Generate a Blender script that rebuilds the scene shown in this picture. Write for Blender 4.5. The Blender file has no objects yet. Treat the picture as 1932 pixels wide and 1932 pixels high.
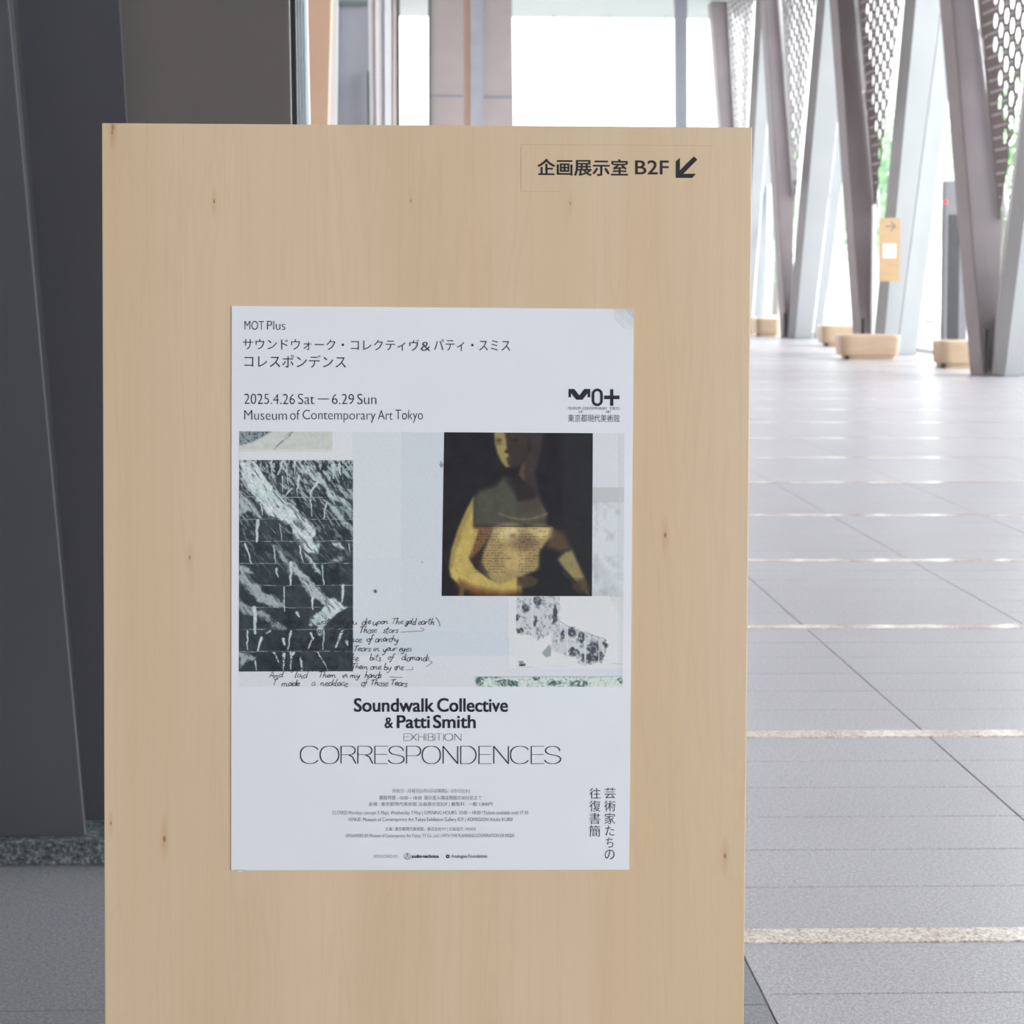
import bpy, bmesh, math, random
import numpy as np
from mathutils import Vector, Matrix

# ------------------------------------------------------------------ camera, sky, exposure
SC = bpy.context.scene
COL = SC.collection
F, PX, PY, EYE = 3820.0, 898.0, 674.0, 1.4      # focal length / principal point in pixels of the 1932 frame, eye height
YAW = math.atan((PX - 765) / F)
PITCH = math.atan((PY - 520) / F)
ROT = Matrix.Rotation(-YAW, 3, 'Z') @ Matrix.Rotation(math.pi / 2 - PITCH, 3, 'X') @ Matrix.Rotation(0.004, 3, 'Z')
cam_d = bpy.data.cameras.new('camera')
cam = bpy.data.objects.new('camera', cam_d)
COL.objects.link(cam)
cam.matrix_world = Matrix.Translation((0, 0, EYE)) @ ROT.to_4x4()
cam_d.sensor_width = 36
cam_d.lens = 36 * F / 1932
cam_d.shift_x = (966 - PX) / 1932
cam_d.shift_y = -(966 - PY) / 1932
cam_d.clip_end = 400
cam_d.dof.use_dof = True
cam_d.dof.focus_distance = 2.62
cam_d.dof.aperture_fstop = 15
SC.camera = cam

world = bpy.data.worlds.new('overcast_sky')
SC.world = world
world.use_nodes = True
bg = world.node_tree.nodes['Background']
bg.inputs[0].default_value = (0.97, 0.975, 1.0, 1)       # even white overcast
bg.inputs[1].default_value = 12.0
SC.view_settings.view_transform = 'Standard'
SC.view_settings.look = 'None'
SC.view_settings.gamma = 1
SC.view_settings.exposure = -0.12
SC.view_settings.use_curve_mapping = False
SC.cycles.use_denoising = True
SC.cycles.max_bounces = 8
SC.cycles.diffuse_bounces = 5
SC.cycles.transparent_max_bounces = 12
SC.cycles.caustics_reflective = False
SC.cycles.sample_clamp_indirect = 8

random.seed(4)
RNG = np.random.default_rng(7)


def P(x, y, Y):
    """the point seen at pixel (x, y) on the upright plane at distance Y"""
    d = ROT @ Vector(((x - PX) / F, -(y - PY) / F, -1.0))
    return Vector((0, 0, EYE)) + d * (Y / d.y)


def PZ(x, y, z=0.0):
    d = ROT @ Vector(((x - PX) / F, -(y - PY) / F, -1.0))
    return Vector((0, 0, EYE)) + d * ((z - EYE) / d.z)


# ------------------------------------------------------------------ helpers
def tag(o, label=None, cat=None, group=None, kind=None):
    if label: o['label'] = label
    if cat: o['category'] = cat
    if group: o['group'] = group
    if kind: o['kind'] = kind
    return o


def link(name, me, parent=None):
    o = bpy.data.objects.new(name, me)
    COL.objects.link(o)
    if parent is not None:
        o.parent = parent
        o.matrix_parent_inverse = Matrix.Translation(-Vector(parent.location)) if parent.parent is None else \
            Matrix.Translation(-Vector(parent.matrix_local.translation))
    return o


def empty(name, loc, label, cat, group=None):
    o = bpy.data.objects.new(name, None)
    COL.objects.link(o)
    o.location = loc
    o.empty_display_size = .1
    return tag(o, label, cat, group)


def from_bm(name, bm, m, parent=None, smooth=False):
    me = bpy.data.meshes.new(name)
    bmesh.ops.recalc_face_normals(bm, faces=bm.faces)
    bm.to_mesh(me)
    bm.free()
    if m: me.materials.append(m)
    if smooth:
        me.polygons.foreach_set('use_smooth', [True] * len(me.polygons))
    return link(name, me, parent)


def add_box(bm, x0, x1, y0, y1, z0, z1):
    v = [bm.verts.new((x, y, z)) for x in (x0, x1) for y in (y0, y1) for z in (z0, z1)]
    for f in ((0, 1, 3, 2), (4, 6, 7, 5), (0, 4, 5, 1), (2, 3, 7, 6), (0, 2, 6, 4), (1, 5, 7, 3)):
        bm.faces.new([v[i] for i in f])


def box(name, x0, x1, y0, y1, z0, z1, m, parent=None, bevel=0):
    bm = bmesh.new()
    add_box(bm, x0, x1, y0, y1, z0, z1)
    if bevel:
        bmesh.ops.bevel(bm, geom=list(bm.edges), offset=bevel, segments=2, affect='EDGES', profile=.7)
    return from_bm(name, bm, m, parent)


def add_prism(bm, pts, vec):
    """polygon pts (Vectors) swept along vec"""
    a = [bm.verts.new(p) for p in pts]
    b = [bm.verts.new(Vector(p) + Vector(vec)) for p in pts]
    bm.faces.new(a)
    bm.faces.new(b[::-1])
    n = len(a)
    for i in range(n):
        bm.faces.new((a[i], a[(i + 1) % n], b[(i + 1) % n], b[i]))


def prism(name, pts, vec, m, parent=None, bevel=0):
    bm = bmesh.new()
    add_prism(bm, [Vector(p) for p in pts], Vector(vec))
    bmesh.ops.recalc_face_normals(bm, faces=bm.faces)
    if bevel:
        bmesh.ops.bevel(bm, geom=list(bm.edges), offset=bevel, segments=2, affect='EDGES')
    return from_bm(name, bm, m, parent)


def add_tube(bm, a, b, r, n=10, r2=None):
    a, b = Vector(a), Vector(b)
    r2 = r if r2 is None else r2
    d = (b - a).normalized()
    u = d.orthogonal().normalized()
    w = d.cross(u)
    A, B = [], []
    for i in range(n):
        t = 2 * math.pi * i / n
        o = u * math.cos(t) + w * math.sin(t)
        A.append(bm.verts.new(a + o * r))
        B.append(bm.verts.new(b + o * r2))
    bm.faces.new(A[::-1]); bm.faces.new(B)
    for i in range(n):
        bm.faces.new((A[i], A[(i + 1) % n], B[(i + 1) % n], B[i]))


def edge_at(e, Y0, Y1, z):
    """e = two pixels on a straight edge whose world points lie at Y0 (second, lower) and Y1 (first, upper)"""
    a, b = P(*e[0], Y1), P(*e[1], Y0)
    t = (z - b.z) / (a.z - b.z)
    return b + (a - b) * t


def edge_z(e, Yb, k, z):
    """the point at height z on a pixel edge lying in the leaning plane Y = Yb + k * z"""
    Y = Yb + k * z
    y = e[1][1]
    for _ in range(12):
        x = e[0][0] + (e[1][0] - e[0][0]) * (y - e[0][1]) / (e[1][1] - e[0][1])
        p = P(x, y, Y)
        y += (p.z - z) * F / Y
    return P(x, y, Y)


def member(name, L, R, Y0, t, z0, z1, m, parent=None, Y1=None, bevel=0.004):
    """a leaning or upright plate: front face between the pixel edges L and R, swept back by t"""
    Y1 = Y0 if Y1 is None else Y1
    pts = [edge_at(L, Y0, Y1, z0), edge_at(R, Y0, Y1, z0), edge_at(R, Y0, Y1, z1), edge_at(L, Y0, Y1, z1)]
    return prism(name, pts, (0, t, 0), m, parent, bevel)


# ------------------------------------------------------------------ materials
def lin(c):
    c = np.asarray(c, dtype=float) / 255.0
    return np.where(c <= .04045, c / 12.92, ((c + .055) / 1.055) ** 2.4)


class N:
    """small wrapper to write node trees compactly"""
    def __init__(s, name):
        s.m = bpy.data.materials.new(name)
        s.m.use_nodes = True
        s.t = s.m.node_tree
        s.b = s.t.nodes['Principled BSDF']
        s.out = s.t.nodes['Material Output']

    def n(s, typ, ins=None, **kw):
        nd = s.t.nodes.new('ShaderNode' + typ)
        for k, v in kw.items(): setattr(nd, k, v)
        for k, v in (ins or {}).items(): s.set(nd.inputs[k], v)
        return nd

    def set(s, sock, v):
        if isinstance(v, bpy.types.NodeSocket): s.t.links.new(v, sock)
        elif isinstance(v, bpy.types.Node): s.t.links.new(v.outputs[0], sock)
        else: sock.default_value = v

    def coord(s, scale=(1, 1, 1), loc=(0, 0, 0), kind='Object'):
        c = s.n('TexCoord')
        return s.n('Mapping', {0: c.outputs[kind], 'Scale': scale, 'Location': loc}).outputs[0]

    def noise(s, vec, scale=1., detail=3., rough=.5, dist=0.):
        return s.n('TexNoise', {'Vector': vec, 'Scale': scale, 'Detail': detail, 'Roughness': rough, 'Distortion': dist}).outputs[0]

    def math(s, op, a, b=0., c=0., clamp=False):
        return s.n('Math', {0: a, 1: b, 2: c}, operation=op, use_clamp=clamp).outputs[0]

    def ramp(s, fac, stops, interp='LINEAR'):
        r = s.n('ValToRGB', {0: fac})
        r.color_ramp.interpolation = interp
        while len(r.color_ramp.elements) < len(stops): r.color_ramp.elements.new(.5)
        for e, (p, c) in zip(r.color_ramp.elements, stops):
            e.position = p
            e.color = (*c, 1) if len(c) == 3 else c
        return r.outputs[0]

    def mix(s, fac, a, b, mode='MIX'):
        nd = s.n('Mix', data_type='RGBA', blend_type=mode)
        s.set(nd.inputs[0], fac); s.set(nd.inputs[6], a); s.set(nd.inputs[7], b)
        return nd.outputs[2]

    def bump(s, h, strength=.3, dist=.002):
        s.set(s.b.inputs['Normal'], s.n('Bump', {'Height': h, 'Strength': strength, 'Distance': dist}))


def c4(c): return (c[0], c[1], c[2], 1)


def plain(name, c, rough=.5, metal=0., spec=.5, var=.06, scale=3., emit=None):
    s = N(name)
    v = s.noise(s.coord(), scale, 4.)
    lo = tuple(x * (1 - var) for x in c); hi = tuple(min(1, x * (1 + var)) for x in c)
    s.set(s.b.inputs['Base Color'], s.ramp(v, [(.3, lo), (.7, hi)]))
    s.b.inputs['Roughness'].default_value = rough
    s.b.inputs['Metallic'].default_value = metal
    s.b.inputs['Specular IOR Level'].default_value = spec
    if emit:
        s.b.inputs['Emission Color'].default_value = c4(emit[0])
        s.b.inputs['Emission Strength'].default_value = emit[1]
    return s.m


def glassy(name, tint=(.965, .98, .98), gloss=.10):
    s = N(name)
    tr = s.n('BsdfTransparent', {0: c4(tint)})
    gl = s.n('BsdfGlossy', {0: (1, 1, 1, 1), 'Roughness': .02})
    fr = s.n('Fresnel', {0: 1.35})
    mx = s.n('MixShader', {0: s.math('MULTIPLY', fr.outputs[0], gloss * 6, clamp=True), 1: tr, 2: gl})
    s.t.links.new(mx.outputs[0], s.out.inputs[0])
    return s.m


def granite(name, cols, scale=700., rough=.35, bumpy=.1, joints=False, spec=.5):
    s = N(name)
    v = s.coord(kind='Object') if not joints else s.n('NewGeometry').outputs['Position']
    g = s.n('NewGeometry').outputs['Position']
    a = s.noise(g, scale, 2., .6)
    b = s.noise(g, scale * .35, 3., .6)
    mixv = s.math('ADD', s.math('MULTIPLY', a, .65), s.math('MULTIPLY', b, .35))
    col = s.ramp(mixv, [(.36, cols[0]), (.5, cols[1]), (.64, cols[2])])
    lg = s.noise(g, .9, 3.)
    col = s.mix(.5, col, s.ramp(lg, [(.3, (.86, .85, .86)), (.7, (1, 1, 1))]), 'MULTIPLY')
    if joints:
        sx = s.n('SeparateXYZ', {0: g})
        ym = s.math('MODULO', s.math('ADD', sx.outputs[1], 189 - 4.27), 1.89)
        row = s.math('MODULO', ym, .3)
        jy = s.math('LESS_THAN', row, .005)
        xm = s.math('MODULO', s.math('ADD', sx.outputs[0], 90 - .70), .9)
        jx = s.math('LESS_THAN', xm, .005)
        j = s.math('MAXIMUM', jx, jy)
        col = s.mix(j, col, (.12, .12, .13, 1))
    s.set(s.b.inputs['Base Color'], col)
    s.set(s.b.inputs['Roughness'], s.math('ADD', s.math('MULTIPLY', a, .12), rough - .06))
    s.b.inputs['Specular IOR Level'].default_value = spec
    if bumpy:
        s.bump(mixv, bumpy, .002)
    return s.m


def sign_wood():
    s = N('pale_maple_veneer')
    g = s.n('NewGeometry').outputs['Position']
    mp = lambda sc, loc=(0, 0, 0): s.n('Mapping', {0: g, 'Scale': sc, 'Location': loc}).outputs[0]
    broad = s.noise(mp((9, 1, .55)), 1., 3., .5, .3)
    flame = s.noise(mp((22, 1, 1.6), (3, 0, 2)), 1., 5., .55, 1.2)
    fine = s.noise(mp((420, 1, 9)), 1., 3., .6)
    waves = s.n('TexWave', {'Vector': mp((9, 1, 1.1), (1.3, 0, .2)), 'Scale': 1.7, 'Distortion': 6., 'Detail': 2., 'Detail Scale': .7},
                wave_type='BANDS', bands_direction='X').outputs[1]
    col = s.ramp(broad, [(.28, (.675, .492, .305)), (.5, (.69, .535, .355)), (.72, (.73, .56, .38))])
    pink = s.noise(mp((14, 1, 1.0), (7, 0, 5)), 1., 2.)
    col = s.mix(s.ramp(pink, [(.5, (0, 0, 0)), (.8, (.55, .55, .55))]), col, (.70, .49, .33, 1))
    col = s.mix(s.math('MULTIPLY', s.ramp(flame, [(.50, (0, 0, 0)), (.53, (1, 1, 1)), (.57, (0, 0, 0))]), .11), col, (.52, .36, .22, 1))
    col = s.mix(s.math('MULTIPLY', s.ramp(waves, [(0, (1, 1, 1)), (.14, (0, 0, 0))]), .045), col, (.50, .35, .23, 1))
    col = s.mix(s.math('MULTIPLY', s.ramp(fine, [(.3, (1, 1, 1)), (.6, (0, 0, 0))]), .05), col, (.56, .40, .26, 1))
    # small brown pin knots
    for (x, y, r, k) in ((213, 240, 4, .8), (212, 250, 3, .6), (404, 380, 2.6, .9), (775, 379, 2.5, .5), (1076, 384, 2.6, .5),
                         (1255, 1010, 3.5, .9), (310, 1583, 4, 1.), (1368, 1615, 3.5, .9), (209, 1553, 2.4, .8), (358, 1052, 3, .6)):
        p = P(x, y, SY)
        for (rr, zz, kk, cc) in ((r, 2., k, (.25, .10, .03, 1)), (r * 2.6, 5., k * .33, (.50, .27, .12, 1))):
            d = s.n('Mapping', {0: g, 'Location': (-p.x, 0, -p.z / zz), 'Scale': (1, 0, 1 / zz)}).outputs[0]
            ln = s.n('VectorMath', {0: d}, operation='LENGTH').outputs['Value']
            f = s.math('SUBTRACT', 1., s.math('DIVIDE', ln, rr / 1470.), clamp=True)
            col = s.mix(s.math('MULTIPLY', s.math('MULTIPLY', f, 1.6, clamp=True), kk), col, cc)
    s.set(s.b.inputs['Base Color'], col)
    s.b.inputs['Roughness'].default_value = .42
    s.b.inputs['Specular IOR Level'].default_value = .35
    s.bump(fine, .04, .0004)
    return s.m


def light_wood(name, c=(.54, .40, .27)):
    s = N(name)
    v = s.noise(s.coord((1.5, 1.5, 14)), 2., 4., .6, .6)
    s.set(s.b.inputs['Base Color'], s.ramp(v, [(.3, tuple(k * .86 for k in c)), (.7, c)]))
    s.b.inputs['Roughness'].default_value = .45
    return s.m


SY = 2.6        # distance of the sign's face
M = {}
M['sign'] = sign_wood()
M['tile'] = granite('grey_granite', ((.18, .174, .188), (.36, .345, .37), (.58, .56, .585)), 330., .37, .06, spec=1.)
M['slab'] = granite('shade_toned_grey_granite', ((.10, .102, .114), (.205, .205, .225), (.36, .36, .385)), 330., .32, .06, spec=.6)  # pier's shade on the left floor put into a darker granite colour
M['floor'] = granite('grey_granite_paving', ((.26, .25, .268), (.42, .40, .43), (.57, .55, .58)), 330., .33, .0, True, spec=1.)  # lighter than the tiles, far floor's reflections put into the colour
M['grout'] = plain('dark_joint', (.12, .11, .105), .8)
M['inlay'] = granite('pale_polished_inlay', ((.34, .29, .255), (.66, .57, .50), (.90, .82, .75)), 130., .12, .0, spec=.8)
M['rough_granite'] = granite('split_grey_granite', ((.02, .028, .032), (.075, .09, .10), (.20, .23, .24)), 110., .7, .9)
M['steel_dark'] = plain('charcoal_painted_steel', (.070, .071, .080), .50, 0, .35, .05, 1.5)
M['steel_web'] = plain('shade_toned_charcoal_steel', (.056, .056, .068), .5, 0, .3, .06, 1.5)  # web's shadow painted in as a darker tone of the charcoal paint
M['steel_warm'] = plain('warm_grey_painted_panel', (.118, .108, .102), .5, 0, .35, .07, 2.)
M['steel_black'] = plain('black_painted_steel', (.024, .024, .026), .5, 0, .3)
M['steel_brown'] = plain('mauve_brown_painted_steel', (.25, .215, .225), .6, 0, .3, .08, 1.2)
M['steel_grey'] = plain('pale_grey_painted_steel', (.42, .44, .45), .45, 0, .5, .04, 1.)
M['steel_mid'] = plain('mid_grey_painted_steel', (.33, .335, .33), .45, 0, .5, .05, 1.)
M['pipe'] = plain('white_painted_pipe', (.86, .88, .90), .4)
M['perf'] = plain('dark_brown_perforated_steel', (.16, .135, .135), .5)
M['alu'] = plain('brushed_pale_aluminium', (.68, .75, .79), .5, .0, .4, .03, 20.)
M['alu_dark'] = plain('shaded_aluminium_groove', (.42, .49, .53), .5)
M['white'] = plain('white_paint', (.80, .80, .82), .5, 0, .4, .02)
M['ceil'] = plain('pale_ceiling_panel', (.36, .39, .385), .7, 0, .3, .02)
M['tan'] = plain('terracotta_tinted_panel', (.64, .42, .30), .6, 0, .3, .04)
M['bluegrey'] = plain('blue_grey_panel', (.27, .28, .32), .5, 0, .4, .04)
M['pink'] = plain('pale_stone_panel', (.66, .58, .56), .55, 0, .4, .03)
M['core'] = plain('pinkish_grey_stone_panel', (.43, .38, .375), .55, 0, .4, .03)
M['corewhite'] = plain('cool_grey_panel', (.38, .39, .43), .55)
M['brown'] = plain('brown_edge_panel', (.42, .29, .225), .6, 0, .3, .04)
M['greenframe'] = plain('dark_green_grey_frame', (.10, .14, .13), .5)
M['glass'] = glassy('clear_window_glass')
M['bench'] = light_wood('pale_bench_wood')
M['signboard2'] = light_wood('honey_wood_board', (.56, .385, .22))
M['paper'] = plain('white_poster_paper', (.80, .82, .865), .5, 0, .35, .012, 9.)
M['ink'] = plain('near_black_ink', (.020, .019, .034), .55, 0, .3, 0.)
M['ink_soft'] = plain('grey_blue_fine_print_ink', (.17, .17, .21), .6, 0, .3, 0.)
M['vinyl'] = plain('black_cut_vinyl', (.012, .011, .014), .45, 0, .4, 0.)
M['screen'] = plain('dark_screen_glass', (.028, .028, .032), .25)
M['kiosk'] = plain('grey_kiosk_shell', (.21, .205, .225), .45)
M['red'] = plain('red_indicator', (.9, .02, .02), .4, emit=((1, .03, .03), 2.))
M['concrete'] = plain('pale_outdoor_paving', (.5, .5, .49), .8)
M['facade'] = plain('white_rendered_facade', (.80, .80, .80), .8)
M['leaf'] = plain('fresh_green_leaves', (.16, .36, .12), .6, 0, .3, .3, 2.)
M['bark'] = plain('grey_bark', (.14, .11, .09), .85, 0, .2, .3, 8.)

# ------------------------------------------------------------------ shell of the hall
XR, XL, YE, YB, HC = 9.7, -3.2, 62., -26., 9.3
NEAR0, NEAR1, TX0, TX1 = 2.38, 13.63, -2.0, 5.2      # zone with single tiles


def floor():
    bm = bmesh.new()
    add_box(bm, TX0, TX1, NEAR0, NEAR1, -.14, -.012)
    o = from_bm('floor', bm, M['grout'])
    tag(o, kind='structure')
    bm = bmesh.new()
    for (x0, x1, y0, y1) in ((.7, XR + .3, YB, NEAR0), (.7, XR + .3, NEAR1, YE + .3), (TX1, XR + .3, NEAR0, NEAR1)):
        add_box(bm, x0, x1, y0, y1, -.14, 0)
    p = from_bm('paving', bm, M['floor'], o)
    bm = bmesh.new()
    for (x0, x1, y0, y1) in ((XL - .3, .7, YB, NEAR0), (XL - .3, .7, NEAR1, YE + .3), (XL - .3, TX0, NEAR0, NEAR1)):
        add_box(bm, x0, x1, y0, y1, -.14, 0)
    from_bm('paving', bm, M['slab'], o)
    w, d = .9, .3
    bm = bmesh.new()
    add_box(bm, -w / 2 + .0015, w / 2 - .0015, -d / 2 + .002, d / 2 - .002, -.012, 0)
    bmesh.ops.bevel(bm, geom=[e for e in bm.edges if all(v.co.z > -.001 for v in e.verts)], offset=.0012, segments=1, affect='EDGES')
    t0 = from_bm('tile', bm, M['tile'], o)
    first = True
    for bay in range(6):
        for r in range(6):
            y = NEAR0 + bay * 1.89 + .15 + r * .3
            for k in range(3, 8):
                t = t0 if first else t0.copy()
                if not first: COL.objects.link(t)
                first = False
                t.location = (TX0 + .45 + k * .9, y, random.uniform(-.0006, 0))
    # plain larger slabs left of the first lengthwise joint, no inlay there
    edges = [NEAR0] + [2.878 + .945 * i for i in range(12)] + [NEAR1]
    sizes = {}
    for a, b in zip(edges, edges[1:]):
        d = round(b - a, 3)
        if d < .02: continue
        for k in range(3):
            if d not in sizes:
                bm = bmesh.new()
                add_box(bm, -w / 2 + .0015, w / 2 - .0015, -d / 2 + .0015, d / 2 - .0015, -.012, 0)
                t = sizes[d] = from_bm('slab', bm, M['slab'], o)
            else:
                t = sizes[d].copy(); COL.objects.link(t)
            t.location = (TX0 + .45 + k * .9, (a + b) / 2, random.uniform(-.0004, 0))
    bm = bmesh.new()
    add_box(bm, .702, XR, -.043, .043, -.010, .001)
    s0 = from_bm('inlay_strip', bm, M['inlay'], o)
    for n in range(-1, 30):
        s = s0 if n == -1 else s0.copy()
        if n != -1: COL.objects.link(s)
        s.location = (0, 4.225 + 1.89 * n, .0008)
    return o


floor()

bm = bmesh.new()
add_box(bm, XL - .3, XR + .3, YB, YE + .3, HC, HC + .3)
tag(from_bm('ceiling', bm, M['ceil']), kind='structure')
box('wall_left', XL - .3, XL, YB, YE, 0, HC, M['steel_warm'])['kind'] = 'structure'
box('wall_left_far', XL - .3, -.80, 21.2, YE, 0, HC, M['pink'])['kind'] = 'structure'
box('wall_back', XL, XR, YB - .3, YB, 0, HC, M['pink'])['kind'] = 'structure'


def glazing(name, a, b, z0, z1, n, zbars=(), t=.06, fm='alu'):
    """a glass wall from a to b (x, y): frame posts and single panes as parts"""
    a, b = Vector((*a, 0)), Vector((*b, 0))
    d = b - a
    u = d.normalized(); w = Vector((-u.y, u.x, 0))
    bm = bmesh.new()
    add_prism(bm, [a - w * t, b - w * t, b + w * t, a + w * t], (0, 0, .08))
    o = from_bm(name, bm, M[fm])
    tag(o, kind='structure')
    for i in range(n + 1):
        c = a + d * i / n
        prism('mullion', [c - w * t - u * .03 + Vector((0, 0, .08)), c - w * t + u * .03 + Vector((0, 0, .08)),
                          c + w * t + u * .03 + Vector((0, 0, .08)), c + w * t - u * .03 + Vector((0, 0, .08))], (0, 0, z1 - .08), M[fm], o)
    for i in range(n):
        p, q = a + d * i / n + u * .03, a + d * (i + 1) / n - u * .03
        prism('pane', [p - w * .006 + Vector((0, 0, .08)), q - w * .006 + Vector((0, 0, .08)),
                       q + w * .006 + Vector((0, 0, .08)), p + w * .006 + Vector((0, 0, .08))], (0, 0, z1 - .08), M['glass'], o)
    return o


box('wall_light_block', XR - .25, XR + .1, YB, 5, 6.7, HC, M['pink'])['kind'] = 'structure'  # header added out of view, cuts daylight from the near windows
glazing('window_1', (XR, YB + .1), (XR, YE - .1), 0, HC, 22, fm='white')
glazing('window_2', (-.62, YE), (XR - .1, YE), 0, HC, 6, fm='white')

# ------------------------------------------------------------------ left: plinth, leaning steel pier, panels
PXR = P(548, 1500, 4.9).x
plinth = box('trim_1', XL, PXR + .3, 4.775, 5.9, 0, .060, M['rough_granite'], bevel=.004)
tag(plinth, kind='structure')


box('wall_pier', XL, -.375, 5.12, 5.9, .06, HC, M['steel_warm'])['kind'] = 'structure'


def left_pier():
    r = empty('steel_pier', (-.9, 5.0, .06), 'charcoal leaning steel pier on a rough granite plinth left of the wooden sign', 'pier')
    z0, z1 = .06, 5.6
    Lf = ((-300, 0), (-300, 1585))
    # proud leaning face at the far left with its dark return
    a = [edge_at(Lf, 4.81, 4.81, z0), edge_at(((14, 0), (161, 1587)), 4.81, 4.81, z0), edge_at(((14, 0), (161, 1587)), 4.81, 4.81, z1), edge_at(Lf, 4.81, 4.81, z1)]
    a[0].x = a[3].x = -1.75
    prism('front_flange', a, (0, .020, 0), M['steel_dark'], r, .002)
    ed = ((34, 0), (166, 1582))
    prism('dark_return', [a[1] + Vector((-.014, .021, 0)), edge_at(ed, 4.95, 4.95, z0), edge_at(ed, 4.95, 4.95, z1), a[2] + Vector((-.014, .021, 0))], (-.01, .005, 0), M['steel_black'], r)
    # recessed web turning back to the wide panel
    e0 = ((30, 0), (162, 1582)); e1 = ((224, 0), (238, 232))
    q = [edge_at(e0, 4.955, 4.955, z0), edge_at(e1, 4.955, 4.955, z0), edge_at(e1, 4.955, 4.955, z1), edge_at(e0, 4.955, 4.955, z1)]
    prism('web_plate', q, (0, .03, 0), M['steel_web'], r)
    e2 = ((545, 0), (549, 232))
    member('wide_panel', e1, e2, 5.03, .05, z0, z1, M['steel_warm'], r, bevel=.003)
    member('edge_trim', ((541, 0), (545, 232)), ((557, 0), (561, 232)), 5.10, .04, z0, z1, M['steel_black'], r, bevel=.002)
    return r


left_pier()
post = empty('door_post', (-.28, 5.7, 0), 'slim brushed pale aluminium door post beside the dark pier', 'post')
member('post_body', ((557, 0), (561, 232)), ((579, 0), (584, 232)), 5.66, .05, 0, 5.6, M['alu'], post, bevel=.002)
for k in (.25, .5, .75):
    x = 557 + 22 * k
    member('groove', ((x - .7, 0), (x + 3.3, 232)), ((x + .7, 0), (x + 4.7, 232)), 5.656, .003, 0, 5.6, M['alu_dark'], post, bevel=0)


def inner_wall():
    # panels of the side room seen over the sign, each one further back
    o = member('wall_inner', ((-90, 0), (-90, 232)), ((625, 0), (619, 232)), 14., .2, 0, HC, M['tan']); tag(o, kind='structure')
    o = member('door_1', ((623, 0), (619, 232)), ((637, 0), (635, 232)), 15., .12, 0, HC, M['white']); tag(o, kind='structure')
    p = member('door_leaf', ((636, 0), (634, 232)), ((695, 0), (697, 232)), 15.2, .06, 0, HC, M['bluegrey'], o)
    member('head_rail', ((638, 3), (637, 10)), ((693, 3), (693, 10)), 15.17, .02, P(660, 11, 15.2).z, P(660, 3, 15.2).z, M['greenframe'], o, bevel=0)
    member('pull_handle', ((692, 135), (693, 232)), ((697, 135), (698, 232)), 15.1, .04, .5, P(695, 135, 15.1).z, M['greenframe'], o, bevel=0)
    o = member('wall_side', ((693, 0), (695, 232)), ((737, 0), (737, 232)), 21., .3, 0, HC, M['white']); tag(o, kind='structure')
    member('panel_seam', ((707, 0), (709, 232)), ((709, 0), (711, 232)), 20.98, .02, 0, HC, M['pink'], o, bevel=0)
    member('panel_seam', ((724, 0), (725, 232)), ((726, 0), (727, 232)), 20.98, .02, 0, HC, M['corewhite'], o, bevel=0)
    o = member('trim_2', ((735, 0), (735, 232)), ((752, 0), (753, 232)), 58., .3, 0, HC, M['bluegrey']); tag(o, kind='structure')
    member('trim_edge', ((741, 0), (741, 232)), ((748, 0), (748, 232)), 57.9, .1, 0, HC, M['pink'], o, bevel=0)
    member('trim_edge', ((750, 0), (750, 232)), ((754, 0), (755, 232)), 57.9, .1, 0, HC, M['greenframe'], o, bevel=0)


inner_wall()


def lift_core():
    o = member('wall_core', ((812, 0), (812, 232)), ((875, 0), (876, 232)), 45., 2.6, 0, HC, M['core']); tag(o, kind='structure')
    member('core_edge', ((808, 0), (808, 232)), ((812.5, 0), (813, 232)), 44.9, .3, 0, HC, M['greenframe'], o)
    member('core_return', ((874, 0), (875, 232)), ((888, 0), (889, 232)), 45.06, .3, 0, HC, M['brown'], o)
    member('core_panel', ((886, 0), (887, 232)), ((912, 0), (912, 232)), 45.04, .3, 0, HC, M['corewhite'], o)
    member('core_panel', ((910, 0), (910, 232)), ((966, 0), (969, 232)), 45.2, 2.4, 0, HC, M['core'], o)
    z = P(840, 180, 45).z
    for (a, b, Y) in ((813, 874, 44.98), (913, 967, 45.18)):
        p, q = P(a, 180, Y), P(b, 180, Y)
        box('panel_joint', p.x, q.x, Y - .01, Y + .02, z - .03, z + .01, M['bluegrey'], o)


lift_core()
o = member('hall_column', ((1274, 0), (1275, 232)), ((1297, 0), (1297, 232)), 50., .3, 0, HC, M['bluegrey'])
tag(o, 'tall slim blue-grey upright column in front of the bright far window', 'column')


# ------------------------------------------------------------------ right: row of leaning V frames
def add_dots(bm, ys, X, z):
    """daylight through tiny holes, drawn as pale raised beads on the hall side of the plate"""
    for y in ys:
        c = bm.verts.new((X - .02, y, z))
        ring = [bm.verts.new((X, y + .036 * math.cos(t), z + .036 * math.sin(t))) for t in [k * math.pi / 4 for k in range(8)]]
        for k in range(8): bm.faces.new((ring[k], ring[(k + 1) % 8], c))


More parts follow.
